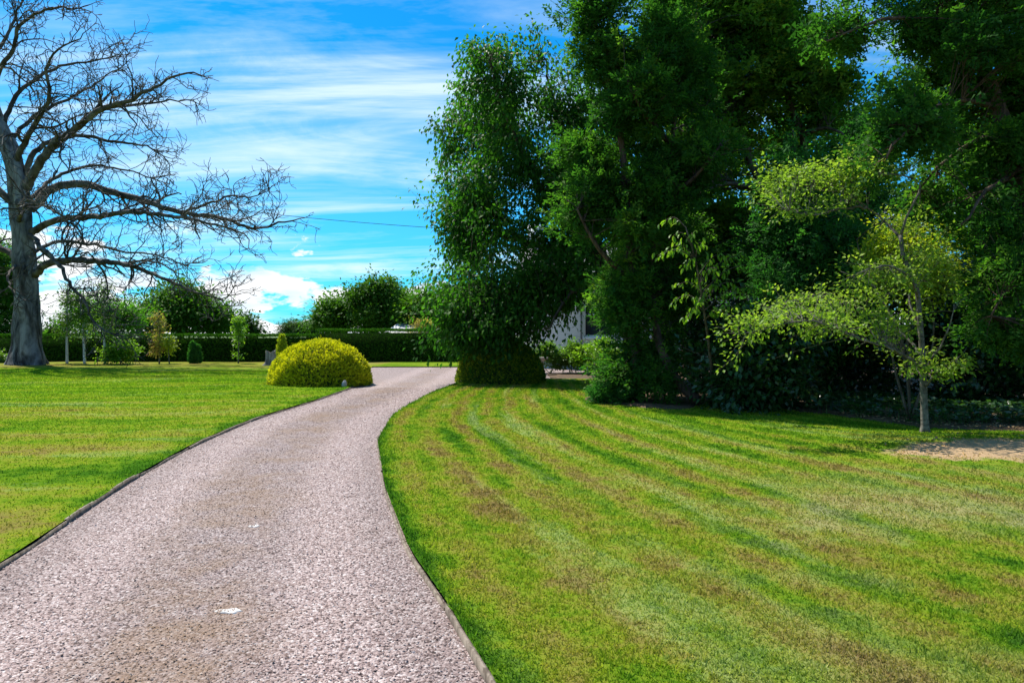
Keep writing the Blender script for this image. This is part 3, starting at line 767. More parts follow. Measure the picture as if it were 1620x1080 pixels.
# --- hedges
def hedge(name, label, x0, x1, y0, y1, h, n, wobble=0.022):
    root = empty(name, ((x0 + x1) / 2, y0, 0.05), label, 'hedge')
    g = Geo(); g.box((x0, y0 + .16, 0.0), (x1, y1 - .16, h - .2)); g.build('core', M['hedgecore'], root)
    A = np.array([(x1 - x0) * h, (x1 - x0) * (y1 - y0) * 1.9, (y1 - y0) * h * .5, (y1 - y0) * h * .5]); A = A / A.sum()
    f = rng.choice(4, n, p=A); u, v = rng.random(n), rng.random(n)
    x = np.where(f < 2, x0 + u * (x1 - x0), np.where(f == 2, x0, x1)); y = np.where(f == 0, y0, y0 + v * (y1 - y0))
    z = np.where(f == 1, h, v * h)
    nr = np.stack([np.where(f == 2, -1, np.where(f == 3, 1, 0)), np.where(f == 0, -1, 0), np.where(f == 1, 1, 0)], -1).astype(float)
    pos = np.stack([x, y, z], -1)
    rd = 0.10                                              # clipped edges are slightly rounded
    ed = np.clip((z - (h - rd * 2)) / (rd * 2), 0, 1) * (f == 0)
    pos[:, 1] += ed ** 2 * rd
    pos += nr * (wobble * np.sin(x * 1.9 + z * 2) * 0.5 + rng.normal(size=n) * wobble)[:, None]
    pos[:, 2] = np.maximum(pos[:, 2], .03)
    dr = nr * 0.8 + rnd(n, .6) + (0, 0, .25)
    g = Geo(); ch = rng.integers(0, 3, n)
    for k in range(3):
        q = ch == k; g.scatter(TUFT[k], pos[q] - norm(dr[q]) * .06, dr[q], rnd(q.sum()), 0.115 * (.7 + .6 * rng.random(q.sum())))
    tag(g.build('foliage', M['hedge'], root), kind='stuff')
    return root
hedge('clipped_hedge', 'long low dark green clipped hedge behind the left lawn saplings', -34.2, -12.3, 44.6, 46.2, 1.72, 28000)
hedge('clipped_hedge', 'taller clipped green hedge ending behind the forecourt gravel, right of golden dome bush', -12.2, -1.0, 44.2, 46.0, 2.04, 16000)
hedge('clipped_hedge', 'lowest clipped hedge at the far left edge behind the dead tree trunk', -46.0, -34.6, 46.5, 47.8, 1.10, 6000)

# --- clipped domes
def dome(label, cx, cy, rx, ry, h, n, mat):
    root = empty('dome_bush', (cx, cy, 0.05), label, 'bush', 'clipped golden dome bushes')
    th, ph = np.meshgrid(np.linspace(0, 2 * np.pi, 28, endpoint=False), np.linspace(0, np.pi / 2, 9), indexing='ij')
    g = Geo(); V = np.stack([cx + rx * .9 * np.cos(th) * np.cos(ph), cy + ry * .9 * np.sin(th) * np.cos(ph), .03 + h * .9 * np.sin(ph)], -1)
    g.quadgrid(V.transpose(1, 0, 2).reshape(-1, 3), 9, 28, wrap=True); g.build('core', M['darkcore'], root, smooth=True)
    v = norm(rnd(n)); v[:, 2] = np.abs(v[:, 2])
    lump = 1 + .025 * np.sin(v[:, 0] * 9 + 1) * np.sin(v[:, 2] * 8) + .02 * np.sin(v[:, 1] * 13) + rng.normal(size=n) * .010
    sq = np.stack([np.sign(v[:, i]) * np.abs(v[:, i]) ** .92 for i in range(3)], -1)
    pos = np.array([cx, cy, .05]) + sq * np.array([rx, ry, h]) * lump[:, None]
    nr = norm(v / np.array([rx, ry, h]))
    dr = nr * 1.0 + rnd(n, .5) + (0, 0, .3)
    g = Geo(); ch = rng.integers(0, 3, n)
    for k in range(3):
        q = ch == k; c = q.sum(); g.scatter(TUFT[k], pos[q] - norm(dr[q]) * .05, dr[q], rnd(c), .082 * (.7 + .6 * rng.random(c)))
    q = rng.integers(0, n, 120); g.scatter(SPRAY[1], pos[q], nr[q] + rnd(120, .35) + (0, 0, .4), rnd(120), .13 * (.6 + .6 * rng.random(120)))
    m = n // 2; v2 = norm(rnd(m)); v2[:, 2] = np.abs(v2[:, 2]); p2 = np.array([cx, cy, .05]) + v2 * np.array([rx, ry, h])
    d2 = norm(v2) + rnd(m, .7); g.scatter(LEAF, p2, d2, rnd(m), .07 * (.7 + .7 * rng.random(m)))
    tag(g.build('foliage', M[mat], root), kind='stuff')
    # woody stems under the skirt
    for k in range(4):
        a = k * 1.6 + .4; p0 = np.array([cx + .15 * math.cos(a), cy + .15 * math.sin(a), 0.03]); limb_mesh(root, [p0, p0 + (.2 * math.cos(a), .2 * math.sin(a), .4), p0 + (.5 * math.cos(a), .5 * math.sin(a), .8)], .05, .02, M['bark'], 'stem', 6)
    return root
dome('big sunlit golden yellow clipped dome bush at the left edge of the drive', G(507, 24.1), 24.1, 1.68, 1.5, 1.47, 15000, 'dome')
dome('clipped golden dome bush with shade painted in as dark green and yellow left side, right of the drive', G(792, 25.2), 25.2, 1.56, 1.35, 1.52, 13500, 'dome_shaded')

# --- the tall weeping cherry
def cherry():
    d = 26.5
    root = empty('weeping_cherry_tree', P(1000, 612, d) * (1, 1, 0) + (0, 0, .05), 'tall broadleaf tree with drooping dark green leaves, nearest the sky, in front of white house', 'tree')
    base = P(1000, 606, d); base[2] = 0
    tr = catmull(np.array([base, P(998, 540, d), P(985, 470, d), P(950, 405, d)]), .4)
    limb_mesh(root, tr, .34, .24, M['bark'], 'trunk', 12)
    L = [[(950, 405), (890, 350, -.4), (840, 265, -.8), (800, 180, -1), (775, 95, -1)],
         [(980, 452), (920, 446, -1), (840, 490, -1.8), (785, 505, -2.2), (745, 512, -2.4)],
         [(950, 405), (905, 310, .6), (885, 200, .8), (862, 95, .8)],
         [(950, 405), (860, 392, .6), (790, 372, .8), (728, 386, .6)],
         [(905, 310), (850, 240, 1.6), (760, 200, 1.8), (700, 206, 1.6)],
         [(980, 455), (925, 452, -2), (890, 480, -2.6), (868, 520, -3)],
         [(950, 405), (940, 300, 1), (935, 200, 1.6), (915, 130, 1.6)]]
    limbs = []
    for q in L:
        pl = px_line(q, d, .4); limbs.append(pl); limb_mesh(root, pl, .15, .035, M['bark'], 'limb', 7, .03)
    ells = [E(800, 125, 66, 66, d, 2.0), E(785, 230, 82, 95, d, 2.3), E(790, 345, 80, 95, d, 2.4), E(862, 120, 40, 66, d, 1.8), E(880, 240, 60, 110, d, 2.2), E(880, 360, 66, 80, d, 2.0),
            E(815, 455, 76, 62, d - 1, 1.8), E(765, 490, 56, 40, d - 1.6, 1.2), E(880, 472, 32, 20, d - 2.2, .6), E(728, 516, 30, 26, d - 2, .8), E(745, 290, 44, 80, d, 1.8), E(745, 420, 40, 42, d - .6, 1.2),
            E(700, 207, 28, 10, d + 1, .5), E(704, 372, 18, 18, d, .6), E(830, 490, 22, 22, d - 2.6, .6), E(715, 486, 24, 26, d - 2, .7), E(745, 540, 26, 24, d - 2.2, .6), E(903, 500, 12, 10, d - 2.6, .3), E(785, 528, 40, 20, d - 2.4, .8), E(735, 500, 34, 36, d - 2.2, .9), E(800, 480, 50, 40, d - 1.6, 1.2), E(850, 470, 40, 36, d - 1.8, .9), E(895, 440, 34, 34, d - 1.6, .8), E(705, 520, 22, 26, d - 2, .6), E(735, 300, 46, 70, d + 2.6, 1.6), E(760, 180, 50, 60, d + 2.4, 1.6), E(745, 400, 40, 50, d + 2.4, 1.4), E(925, 350, 50, 60, d + .6, 1.4), E(930, 250, 40, 66, d + 1, 1.4), E(905, 175, 36, 50, d + .6, 1.2), E(912, 425, 36, 30, d - .6, .8), E(880, 330, 50, 60, d - .6, 1.4), E(850, 400, 50, 46, d - .6, 1.2), E(900, 270, 40, 50, d, 1.2), E(700, 300, 14, 40, d, .7), E(700, 440, 14, 40, d - .6, .6), E(760, 75, 30, 26, d, 1.0), E(835, 62, 34, 22, d, 1.0)]
    crown(root, limbs + [tr], ells, 2200, 30, LEAF_W, .17, M['cherry'], M['bark'], droop=1.0, spread=.20, flat=1.1, twig_r=.012, along=.6, zmin=.9, clump=.42, per_clump=11, hang=1.1)
cherry()

# --- conifer maker
def conifer(name, label, base, trunkpx, d, limbspx, ells, n_twig, per, size, mat, bark, r0, tmpl=SPRAY, droop=.15, spread=.2, inner=.3, twig_r=.02, cat='tree', group=None, along=.5, r_l=.09):
    root = empty(name, (base[0], base[1], .05), label, cat, group)
    limbs = []
    for i, q in enumerate(trunkpx):
        pl = px_line(q, d, .4); pl[:, 2] = np.maximum(pl[:, 2], -.05); limbs.append(pl)
        limb_mesh(root, pl, r0 * (1 if i == 0 else .7), r0 * .22, bark, 'trunk', 12, .015)
    for q in limbspx:
        pl = px_line(q, d, .35); limbs.append(pl); limb_mesh(root, pl, r_l, r_l * .25, bark, 'limb', 6, .02)
    crown(root, limbs, ells, n_twig, per, tmpl, size, mat, bark, droop=droop, spread=spread, twig_r=twig_r, inner=inner, along=along)
    return root

d = 17.6
conifer('yew_tree', 'dark feathery yew with thin leaning top, at the front bed edge beside pink flowers', P(1015, 638, d), 
        [[(1012, 640), (1008, 560), (1000, 440), (992, 320), (984, 240), (962, 130), (940, 40), (930, -20)], [(1106, 634, -1), (1080, 612, -.9), (1052, 572, -.6), (1038, 520, -.3), (1030, 440), (1040, 330), (1062, 230), (1075, 130), (1085, 30)]], d,
        [[(1000, 440), (950, 400, -.5), (915, 330, -.8)], [(992, 320), (940, 260, .3), (905, 215, .5)], [(1040, 330), (1100, 280, -.5), (1140, 230, -.8)], [(1062, 230), (1020, 180, -.8), (990, 120, -1.2)]],
        [E(1000, 590, 52, 52, d, 1.0), E(1004, 500, 36, 70, d, .9), E(1012, 400, 66, 74, d, 1.3), E(990, 300, 90, 80, d, 1.5), E(1062, 310, 56, 76, d, 1.2), E(930, 240, 44, 40, d, .9), E(1080, 200, 70, 80, d, 1.3), E(1010, 160, 56, 70, d, 1.0),
         E(934, 60, 26, 56, d, .6), E(926, 20, 24, 30, d, .6), E(945, -10, 34, 36, d, .8), E(950, 80, 30, 40, d, .6), E(958, 130, 34, 40, d, .6), E(1075, 90, 56, 70, d, 1.1), E(1040, 10, 70, 60, d, 1.1), E(1035, 470, 44, 66, d + .5, .8), E(1075, 440, 50, 90, d + 1.6, .9), E(985, 470, 22, 50, d + .3, .5), E(1060, 560, 50, 50, d + 1.2, .8), E(930, 320, 30, 40, d, .7)],
        1500, 14, .30, M['yew'], M['bark_red'], .17, droop=-.05, spread=.13, twig_r=.012)
d = 21.5
conifer('cypress_tree', 'tall cypress with two bare leaning trunks and yellow-tipped top amid the trees', P(1268, 600, d),
        [[(1272, 626), (1262, 540), (1240, 440), (1204, 300), (1165, 195), (1130, 100), (1110, -40)], [(1310, 622, .6), (1300, 480, .6), (1285, 300, .5), (1268, 215, .3), (1236, 130), (1212, 70), (1195, -30)]], d,
        [[(1204, 300), (1150, 290, -1), (1100, 310, -1.6)], [(1165, 195), (1110, 190, -1), (1060, 210, -1.6)], [(1236, 130), (1290, 110, -.6), (1330, 120, -1)], [(1130, 100), (1090, 60, -1), (1060, 50, -1.4)], [(1268, 215), (1310, 200, -1), (1340, 220, -1.4)]],
        [E(1120, 60, 92, 80, d, 2.0), E(1190, 30, 80, 70, d, 1.8), E(1130, 180, 76, 80, d, 1.8), E(1215, 140, 66, 60, d, 1.6), E(1120, 300, 70, 70, d, 1.6), E(1260, 40, 50, 46, d, 1.4), E(1170, -60, 110, 60, d, 2.2), E(1185, 250, 50, 50, d + 1, 1.3), E(1290, 150, 44, 44, d, 1.0), E(1150, 400, 90, 70, d + 1.2, 1.6)],
        1350, 16, .34, M['cypress'], M['bark'], .24, tmpl=TUFT, droop=-.25, spread=.15, twig_r=.018)
d = 12.6
conifer('giant_yew_tree', 'massive dark conifer with thick leaning trunks overhanging the right edge of the lawn', P(1690, 680, d),
        [[(1700, 684), (1670, 560), (1640, 420), (1610, 280), (1580, 170), (1545, 90), (1490, 0), (1440, -80)], [(1720, 684, .4), (1690, 480, .5), (1660, 250, .5), (1600, 120, .3), (1575, 0, .3), (1560, -90, .3)]], d,
        [[(1545, 90), (1480, 40, -.4), (1400, 30, -.8), (1310, 66, -1.2)], [(1580, 170), (1500, 160, -.8), (1440, 200, -1.4), (1400, 250, -1.6)], [(1610, 280), (1560, 300, -1), (1520, 360, -1.6)], [(1640, 420), (1600, 440, -1), (1570, 500, -1.4)], [(1490, 0), (1400, -20, .4), (1330, 10, .6)], [(1660, 250), (1700, 200, -1), (1780, 220, -2)], [(1640, 420), (1720, 400, -1), (1800, 430, -1.6)], [(1590, 200), (1520, 235, -.3), (1455, 300, -.2)]],
        [E(1560, 200, 76, 70, d, 1.2), E(1590, 300, 80, 76, d, 1.2), E(1560, 390, 66, 60, d - .4, 1.0), E(1600, 470, 50, 64, d - .8, .9), E(1560, 90, 60, 56, d - .6, 1.0), E(1430, 40, 76, 34, d - .6, .8), E(1345, 40, 50, 34, d - .9, .6), E(1450, 215, 66, 36, d - 1, .7),
         E(1500, 10, 90, 40, d, 1.2), E(1600, 20, 60, 60, d, 1.2), E(1500, 300, 44, 52, d - .4, .7), E(1410, 150, 40, 26, d - .6, .5), E(1620, 560, 34, 36, d - 1, .6), E(1690, 150, 80, 130, d, 1.4), E(1700, 380, 80, 130, d, 1.4), E(1480, 130, 40, 26, d + .4, .5), E(1500, -70, 170, 60, d, 1.6), E(1380, 262, 30, 20, d - 1.2, .4)],
        1300, 16, .21, M['yew'], M['bark_red'], .30, tmpl=SPRAY + TUFT, droop=.0, spread=.105, twig_r=.011, r_l=.06)
d = 24.0
conifer('spruce_tree', 'narrow green spruce spire showing in the gap left of the massive conifer', P(1345, 600, d + 1), [[(1345, 616), (1345, 420), (1343, 260), (1342, 118)]], d + 1,
        [], [E(1343, 160, 13, 40, d + 1, .4), E(1343, 230, 26, 46, d + 1, .7), E(1345, 320, 46, 60, d + 1, 1.1), E(1345, 430, 66, 80, d + 1, 1.5)], 380, 16, .30, M['spruce'], M['bark'], .14, droop=.3, spread=.2)
conifer('spruce_tree', 'blue-green drooping spruce behind the small pale tree, below the leaning trunks', P(1262, 600, 18.5), [[(1265, 622), (1262, 460), (1258, 300), (1256, 210)]], 18.5,
        [], [E(1256, 250, 16, 36, 18.5, .4), E(1258, 330, 46, 60, 18.5, .9), E(1262, 420, 72, 70, 18.5, 1.2), E(1265, 500, 70, 50, 18.5, 1.2), E(1330, 380, 50, 60, 18.8, .8)], 520, 17, .28, M['spruce'], M['bark'], .12, droop=.4, spread=.2)


def broad(name, label, px, d, ells, n_twig, per, size, mat, bark, r0, tmpl=LEAF, droop=.35, spread=.3, base_py=None, cat='tree', group=None, inner=.3, trunk=True, twig_r=.016, tint_pow=1.0, zmin=.12, flat=.9, nl=8, along=.5):
    base = np.array([G(px, d), d, 0.03])
    root = empty(name, (base[0], base[1], .05), label, cat, group)
    es = sorted(ells, key=lambda e: -np.prod(e[1]))
    top = np.mean([e[0] for e in es], 0)
    fork = base * .55 + top * .45; fork[:2] = base[:2] * .8 + top[:2] * .2
    if trunk:
        tr = catmull(np.array([base, base * .6 + fork * .4 + (rng.normal() * .06, 0, 0), fork]), .3)
        limb_mesh(root, tr, r0, r0 * .7, bark, 'trunk', 10, .008); limbs = auto_limbs(fork, es, nl)
    else:
        limbs = auto_limbs(base, es, nl)
    for pl in limbs: limb_mesh(root, pl, r0 * (.5 if trunk else .7), r0 * .12, bark, 'limb' if trunk else 'stem', 6, .01)
    crown(root, limbs, es, n_twig, per, tmpl, size, mat, bark, droop=droop, spread=spread, inner=inner, twig_r=twig_r, tint_pow=tint_pow, zmin=zmin, flat=flat, along=along)
    return root

# tree belt behind
broad('oak_tree', 'sunlit green broadleaf tree rising behind the leaning bare trunks', 1300, 29, [E(1290, 230, 90, 80, 29, 2.4), E(1250, 120, 60, 60, 29, 1.6), E(1345, 190, 60, 40, 29, 1.6), E(1300, 60, 40, 40, 29, 1.4), E(1390, 260, 70, 90, 29, 2.2), E(1240, 330, 90, 80, 29, 2.2), E(1350, 370, 90, 80, 29, 2.4)], 560, 26, .22, M['oak'], M['bark'], .3)
broad('oak_tree', 'pale green broadleaf tree at the top between dark yew and cypress, behind them', 1090, 28, [E(1040, 60, 80, 60, 28, 2), E(1100, 150, 100, 90, 28, 2.4), E(1020, 200, 70, 70, 28, 2), E(1180, 240, 80, 100, 28, 2), E(1090, 330, 110, 90, 28, 2.2), E(960, 190, 40, 60, 28, 1.2), E(955, 320, 50, 80, 28.5, 1.4)], 560, 24, .22, M['oak'], M['bark'], .28)
broad('oak_tree', 'dark broadleaf tree filling the background behind the massive conifer at far right', 1560, 26, [E(1480, 300, 100, 90, 26, 2.4), E(1600, 250, 110, 120, 26, 2.4), E(1690, 160, 90, 90, 26, 2.2), E(1540, 60, 60, 50, 26, 1.6), E(1430, 170, 60, 40, 26, 1.4), E(1620, 400, 120, 90, 26, 2.4)], 560, 24, .22, M['oak'], M['bark'], .3)
# evergreen understorey
U = [(1110, 22.5, [E(1100, 520, 80, 70, 22.5, 1.3), E(1090, 430, 70, 60, 22.5, 1.2)], 'dark evergreen shrub in deep shade right behind the front yew trunk'),
     (1205, 15.9, [E(1200, 585, 58, 56, 15.9, .9), E(1225, 540, 44, 40, 16.2, .7), E(1175, 615, 34, 28, 15.7, .6)], 'glossy dark rhododendron shrub meeting the lawn between front yew and pale small tree'),
     (1330, 19.5, [E(1320, 560, 90, 60, 19.5, 1.4), E(1350, 490, 70, 50, 19.5, 1.2)], 'shadowed laurel mass behind the pale small tree, left of its trunk'),
     (1480, 18.0, [E(1470, 560, 90, 70, 18, 1.4), E(1490, 470, 80, 60, 18, 1.3)], 'shadowed laurel mass directly behind the pale small tree trunk'),
     (1600, 16.5, [E(1600, 570, 80, 70, 16.5, 1.3), E(1640, 480, 80, 70, 16.5, 1.3)], 'shadowed laurel mass right of the pale small tree by the picture edge'),
     (1200, 25.0, [E(1190, 520, 110, 70, 25, 1.6), E(1210, 430, 90, 60, 25, 1.4)], 'farthest dark evergreen shrub under the leaning bare trunks')]
for px, dd, es, lab in U:
    broad('laurel_shrub', lab, px, dd, es, 330, 34, .15, M['laurel'], M['bark'], .06, LEAF, .25, .2, cat='shrub', group='evergreen shrubs under the trees', trunk=False, inner=.25)
broad('viburnum_shrub', 'bright light green shrub beside the pink flowers at left foot of the yew', 975, 18.3, [E(972, 590, 26, 38, 18.3, .55), E(985, 560, 22, 24, 18.3, .5), E(960, 610, 16, 22, 18.2, .4)], 170, 30, .085, M['shrub'], M['bark'], .03, LEAF, .3, .09, cat='shrub', trunk=False, twig_r=.006)
conifer('low_juniper', 'low spreading green juniper on the lawn edge below the pink flowers', P(950, 636, 17.2), [[(956, 642), (950, 634), (944, 628)]], 17.2, [], [E(948, 631, 28, 13, 17.2, .45), E(975, 628, 20, 15, 17.3, .4)], 110, 20, .13, M['spruce'], M['bark_red'], .03, droop=-.3, spread=.07, twig_r=.006, cat='shrub')

# bright drooping-leaved young tree in front of the dark belt
def bright_sapling():
    d = 14.6; base = np.array([G(1128, 16.4), 16.4, .03])
    root = empty('young_dogwood_tree', (base[0], base[1], .05), 'young tree with tiers of bright drooping leaves against the dark trees', 'tree')
    tr = catmull(np.array([base, P(1124, 570, d + 1.2), P(1112, 480, d + .4), P(1100, 410, d), P(1085, 360, d)]), .2); limb_mesh(root, tr, .045, .012, M['bark'], 'trunk', 8)
    tips = [(1048, 352), (1040, 405), (1066, 372), (1095, 372), (1110, 385), (1060, 392), (1150, 402), (1178, 402), (1185, 418), (1120, 410), (1085, 420), (1165, 445), (1190, 452), (1130, 450), (1070, 452), (1105, 480), (1150, 500), (1175, 488), (1085, 505), (1062, 478), (1135, 425), (1100, 440)]
    g = Geo(); gt = Geo()
    for (px, py) in tips:
        a = P(px, py, d - .6 + rng.random() * 1.0); o = tr[np.argmin(np.linalg.norm(tr - (a - (0, 0, .35)), axis=1))]
        c = catmull(np.array([o, (o + a) / 2 + (0, 0, .16), a]), .06); gt.tube(c, np.linspace(.014, .004, len(c)), 4, cap=False)
        for rep in range(2):
            q = c[len(c) // 3:]; q = q + rnd(len(q), .05); k = len(q)
            dr = rnd(k, .35); dr[:, 2] -= .9; dr += norm(a - o) * .4
            g.scatter(LEAF_L, q, dr, rnd(k, .4) + (0, -.3, 1), .125 * (.75 + .5 * rng.random(k)), wscale=.95)
    gt.build('branches', M['bark'], root); tag(g.build('crown', M['bright'], root), kind='stuff')
bright_sapling()

# small pale tree standing on the lawn edge
def small_tree():
    d = 11.75
    root = empty('small_ornamental_tree', (G(1464, d), d, .05), 'small slim-trunked tree with flat sprays of yellow green leaves at the lawn edge', 'tree')
    tr = px_line([(1464, 696), (1462, 640), (1459, 560), (1454, 490), (1450, 455), (1438, 425), (1428, 400), (1425, 372)], d, .12)
    kk = len(tr); rr = .064 + (.030 - .064) * np.linspace(0, 1, kk) ** .8 + .05 * np.exp(-np.maximum(tr[:, 2] - .05, 0) / .06)
    g = Geo(); g.tube(tr, rr, 16, shape=1 + .10 * np.exp(-np.maximum(tr[:, 2:3], 0) / .3) * np.sin(np.linspace(0, 6.283, 16, endpoint=False) * 4)[None] + rng.normal(size=(kk, 16)) * .03); g.build('trunk', M['bark_pale'], root, smooth=True)
    L = [[(1425, 372), (1434, 345, -.1), (1446, 320, -.2), (1456, 290, -.2), (1430, 278, -.4), (1395, 275, -.6)], [(1426, 380), (1400, 350, .3), (1372, 328, .4), (1330, 306, .5), (1290, 300, .6), (1240, 296, .6)],
         [(1459, 585), (1435, 565, -.5), (1400, 547, -.9), (1360, 536, -1.1), (1300, 510, -1.2), (1240, 512, -1.2), (1170, 530, -1.2)], [(1458, 560), (1430, 530, .4), (1390, 500, .6), (1340, 480, .8), (1280, 470, .9), (1210, 490, .9)],
         [(1460, 590), (1480, 560, -.3), (1500, 525, -.5), (1511, 480, -.6)], [(1452, 470), (1440, 440, -.6), (1405, 420, -1), (1360, 430, -1.3)], [(1462, 612), (1480, 590, -.4), (1510, 570, -.6)], [(1450, 455), (1480, 420, .4), (1500, 390, .6)], [(1455, 520), (1440, 480, .2), (1445, 430, .5)],
         [(1430, 530, .4), (1380, 455, .9), (1330, 430, 1.1)], [(1372, 328, .4), (1330, 330, 0), (1290, 340, -.2), (1240, 330, -.3)]]
    limbs = []
    for q in L:
        pl = px_line(q, d, .12); limbs.append(pl); limb_mesh(root, pl, .026, .006, M['bark_pale'], 'limb', 6, .010)
    ells = [E(1290, 283, 84, 26, d + .4, .6), E(1230, 300, 40, 24, d + .5, .5), E(1390, 282, 56, 20, d - .3, .5), E(1290, 325, 60, 18, d, .4), E(1330, 262, 40, 14, d + .3, .4), E(1185, 518, 56, 24, d - 1, .5), E(1250, 495, 66, 26, d - .3, .6), E(1330, 478, 76, 34, d, .7), E(1400, 440, 56, 36, d - .5, .6), E(1390, 510, 60, 30, d - .5, .6), E(1450, 410, 50, 34, d, .6), E(1480, 580, 36, 15, d - .4, .35), E(1300, 520, 50, 20, d - 1, .5), E(1480, 460, 36, 30, d + .2, .4), E(1150, 535, 24, 14, d - 1.1, .3), E(1430, 350, 40, 26, d + .2, .4)]
    crown(root, limbs + [tr], ells, 760, 14, LEAF, .068, M['prunus'], M['bark_pale'], clump=.20, per_clump=6, droop=.25, spread=.07, flat=.5, twig_r=.0055, along=.65, inner=.1, lift=.05)
small_tree()
broad('golden_maple_shrub', 'golden yellow leafy shrub glowing behind the upper trunk of the small tree', 1440, 13.4, [E(1440, 385, 50, 42, 14.2, .7), E(1400, 440, 50, 40, 14.2, .7), E(1470, 430, 44, 46, 14.2, .6), E(1370, 420, 30, 24, 14.2, .4)], 300, 34, .075, M['golden'], M['bark'], .05, LEAF, .3, .12, cat='shrub', trunk=False, twig_r=.007)

# ground cover along the bed
def ground_cover():
    N = 5200; x = 5.0 + rng.random(N) * 6.5; y = 12.6 + rng.random(N) * 6
    ok = point_in(BEDP, x, y) & (np.sin(x * 2.1) * np.sin(y * 1.7 + x) > -.35); x, y = x[ok], y[ok]; N = len(x)
    own = rng.random(N) * .22
    g = Geo()
    for r in range(2):
        pos = np.stack([x + rng.normal(size=N) * .06, y + rng.normal(size=N) * .06, lawn_z(x, y) + .05 + own], -1); dr = rnd(N); dr[:, 2] = .2
        g.scatter(LEAF, pos, dr, rnd(N, .5) + (0, 0, 1), .11 * (.6 + .8 * rng.random(N)))
    # stalks
    g.scatter((np.array([(-.04, 0, 0), (.04, 0, 0), (0, 1, 0)]), np.array([(0, 1, 2)])), np.stack([x, y, lawn_z(x, y)], -1), np.tile((0, 0, 1.0), (N, 1)), rnd(N), own + .06)
    tag(g.build('ground_cover', M['laurel']), 'low leafy ground cover over the shaded bed under the trees', 'ground cover', kind='stuff')
    n = 5200; x = 5 + rng.random(n) * 6.5; y = 9.8 + rng.random(n) * 5; ok = point_in(BEDP, x, y) | (rng.random(n) < bare(x, y) * .5); x, y = x[ok], y[ok]; n = len(x)
    g = Geo(); dr = rnd(n); dr[:, 2] *= .25; g.scatter(LEAF, np.stack([x, y, lawn_z(x, y) + .05 + .02 * rng.random(n)], -1), dr, rnd(n, .4) + (0, 0, 1), .055 * (.6 + .8 * rng.random(n)))
    tag(g.build('fallen_leaves', plain_mat('dry_leaf', (.14, .08, .035), (.38, .26, .14), 30.0)), 'dry brown fallen leaves on the bare bank under the trees', 'leaves', kind='stuff')
ground_cover()

# pink flower heads
pinkm = plain_mat('pink_petal', (.34, .12, .26), (.52, .24, .42), 30, .7)
fr = empty('hydrangea', (G(955, 19.2), 19.2, .05), 'shrub bearing two pinkish purple flower heads beside the gravel strip', 'shrub')
for (px, py) in ((947, 577), (943, 592)):
    c = P(px, py, 18.9); g = Geo(); n = 150; v = norm(rnd(n)); g.scatter(LEAF, c + v * (.10, .10, .09), v + rnd(n, .5), rnd(n), .05, rng.random(n)); g.build('flower_head', pinkm, fr)
    g = Geo(); b = np.array([G(955, 19.2), 19.2, .05]); g.tube(catmull(np.array([b, (b + c) / 2 + (0, 0, .1), c]), .1), np.full(len(catmull(np.array([b, (b + c) / 2 + (0, 0, .1), c]), .1)), .009), 5); g.build('stem', M['bark'], fr)
    g = Geo(); n = 60; v = rnd(n, .13); q = (b + c) / 2 + v; g.scatter(LEAF, q, v + (0, 0, -.05), rnd(n, .3) + (0, 0, 1), .11); tag(g.build('leaves', M['shrub'], fr), kind='stuff')

# --- saplings and shrubs along the far hedge
SAPL = 'saplings in front of the left hedge'
def sapling(name, label, px, d, h_px, trunk_top, w, leaf, bark, r, n, per, size, stake=False, spread=.12):
    base = np.array([G(px, d), d, .03]); root = empty(name, (base[0], base[1], .05), label, 'tree', SAPL)
    tr = catmull(np.array([base, P(px + rng.normal() * 1.5, (575 + h_px) / 2, d), P(px + rng.normal() * 2, h_px, d)]), .25); limb_mesh(root, tr, r, r * .25, bark, 'trunk', 8)
    es = []
    k = 4
    for i in range(k):
        t_ = (i + .5) / k; py = trunk_top + (h_px - trunk_top) * t_; ww = w * (.75 + .5 * math.sin(math.pi * (t_ * .8 + .15)) - .55 * t_)
        es.append(E(px + rng.normal() * 2, py, max(ww, 3), abs(h_px - trunk_top) / k * .8, d, ww * d / FPX))
    crown(root, [tr], es, n, per, LEAF, size, leaf, bark, droop=.35, spread=spread, twig_r=.010, inner=.1, zmin=.4, clump=spread * .9, per_clump=5)
    if stake:
        g = Geo(); x = base[0] + .28; g.tube([(x, d - .1, 0), (x, d - .1, 1.7)], [.035, .03], 6); g.build('stake', M['birch'], root)
    return root
sapling('birch_sapling', 'leafy birch with pale trunk nearest the dead tree', 106, 41.0, 448, 530, 15, M['shrub'], M['birch'], .085, 150, 16, .12, spread=.17)
sapling('birch_sapling', 'white-trunked birch with thin crown, middle of the three birches', 134, 40.8, 455, 532, 12, M['shrub'], M['birch'], .085, 110, 16, .12, spread=.17)
sapling('birch_sapling', 'birch with a thin grey trunk left of the round yellow-green bush', 166, 41.0, 445, 530, 18, M['shrub'], M['birch'], .08, 160, 16, .12, spread=.18)
sapling('copper_sapling', 'tall sapling with pinkish copper and yellow leaves by the hedge', 252, 41.4, 488, 560, 12, M['copper'], M['bark_pale'], .05, 85, 13, .13, spread=.13)
sapling('yellow_sapling', 'small short yellow-green sapling right beside the copper sapling', 268, 41.2, 530, 556, 10, M['golden'], M['bark_pale'], .04, 34, 16, .13, spread=.14)
sapling('slender_sapling', 'slender upright green sapling alone before the hedge', 377, 41.6, 502, 560, 6.5, M['bright'], M['bark_pale'], .05, 70, 18, .12, spread=.1)
broad('rounded_shrub', 'round yellow-green leafy bush beside the birches at the hedge', 191, 41.0, [E(190, 553, 19, 18, 41, .7), E(200, 560, 13, 12, 41, .5), E(180, 560, 12, 13, 41, .5)], 130, 26, .15, M['bright'], M['bark'], .04, LEAF, .2, .14, cat='shrub', trunk=False)
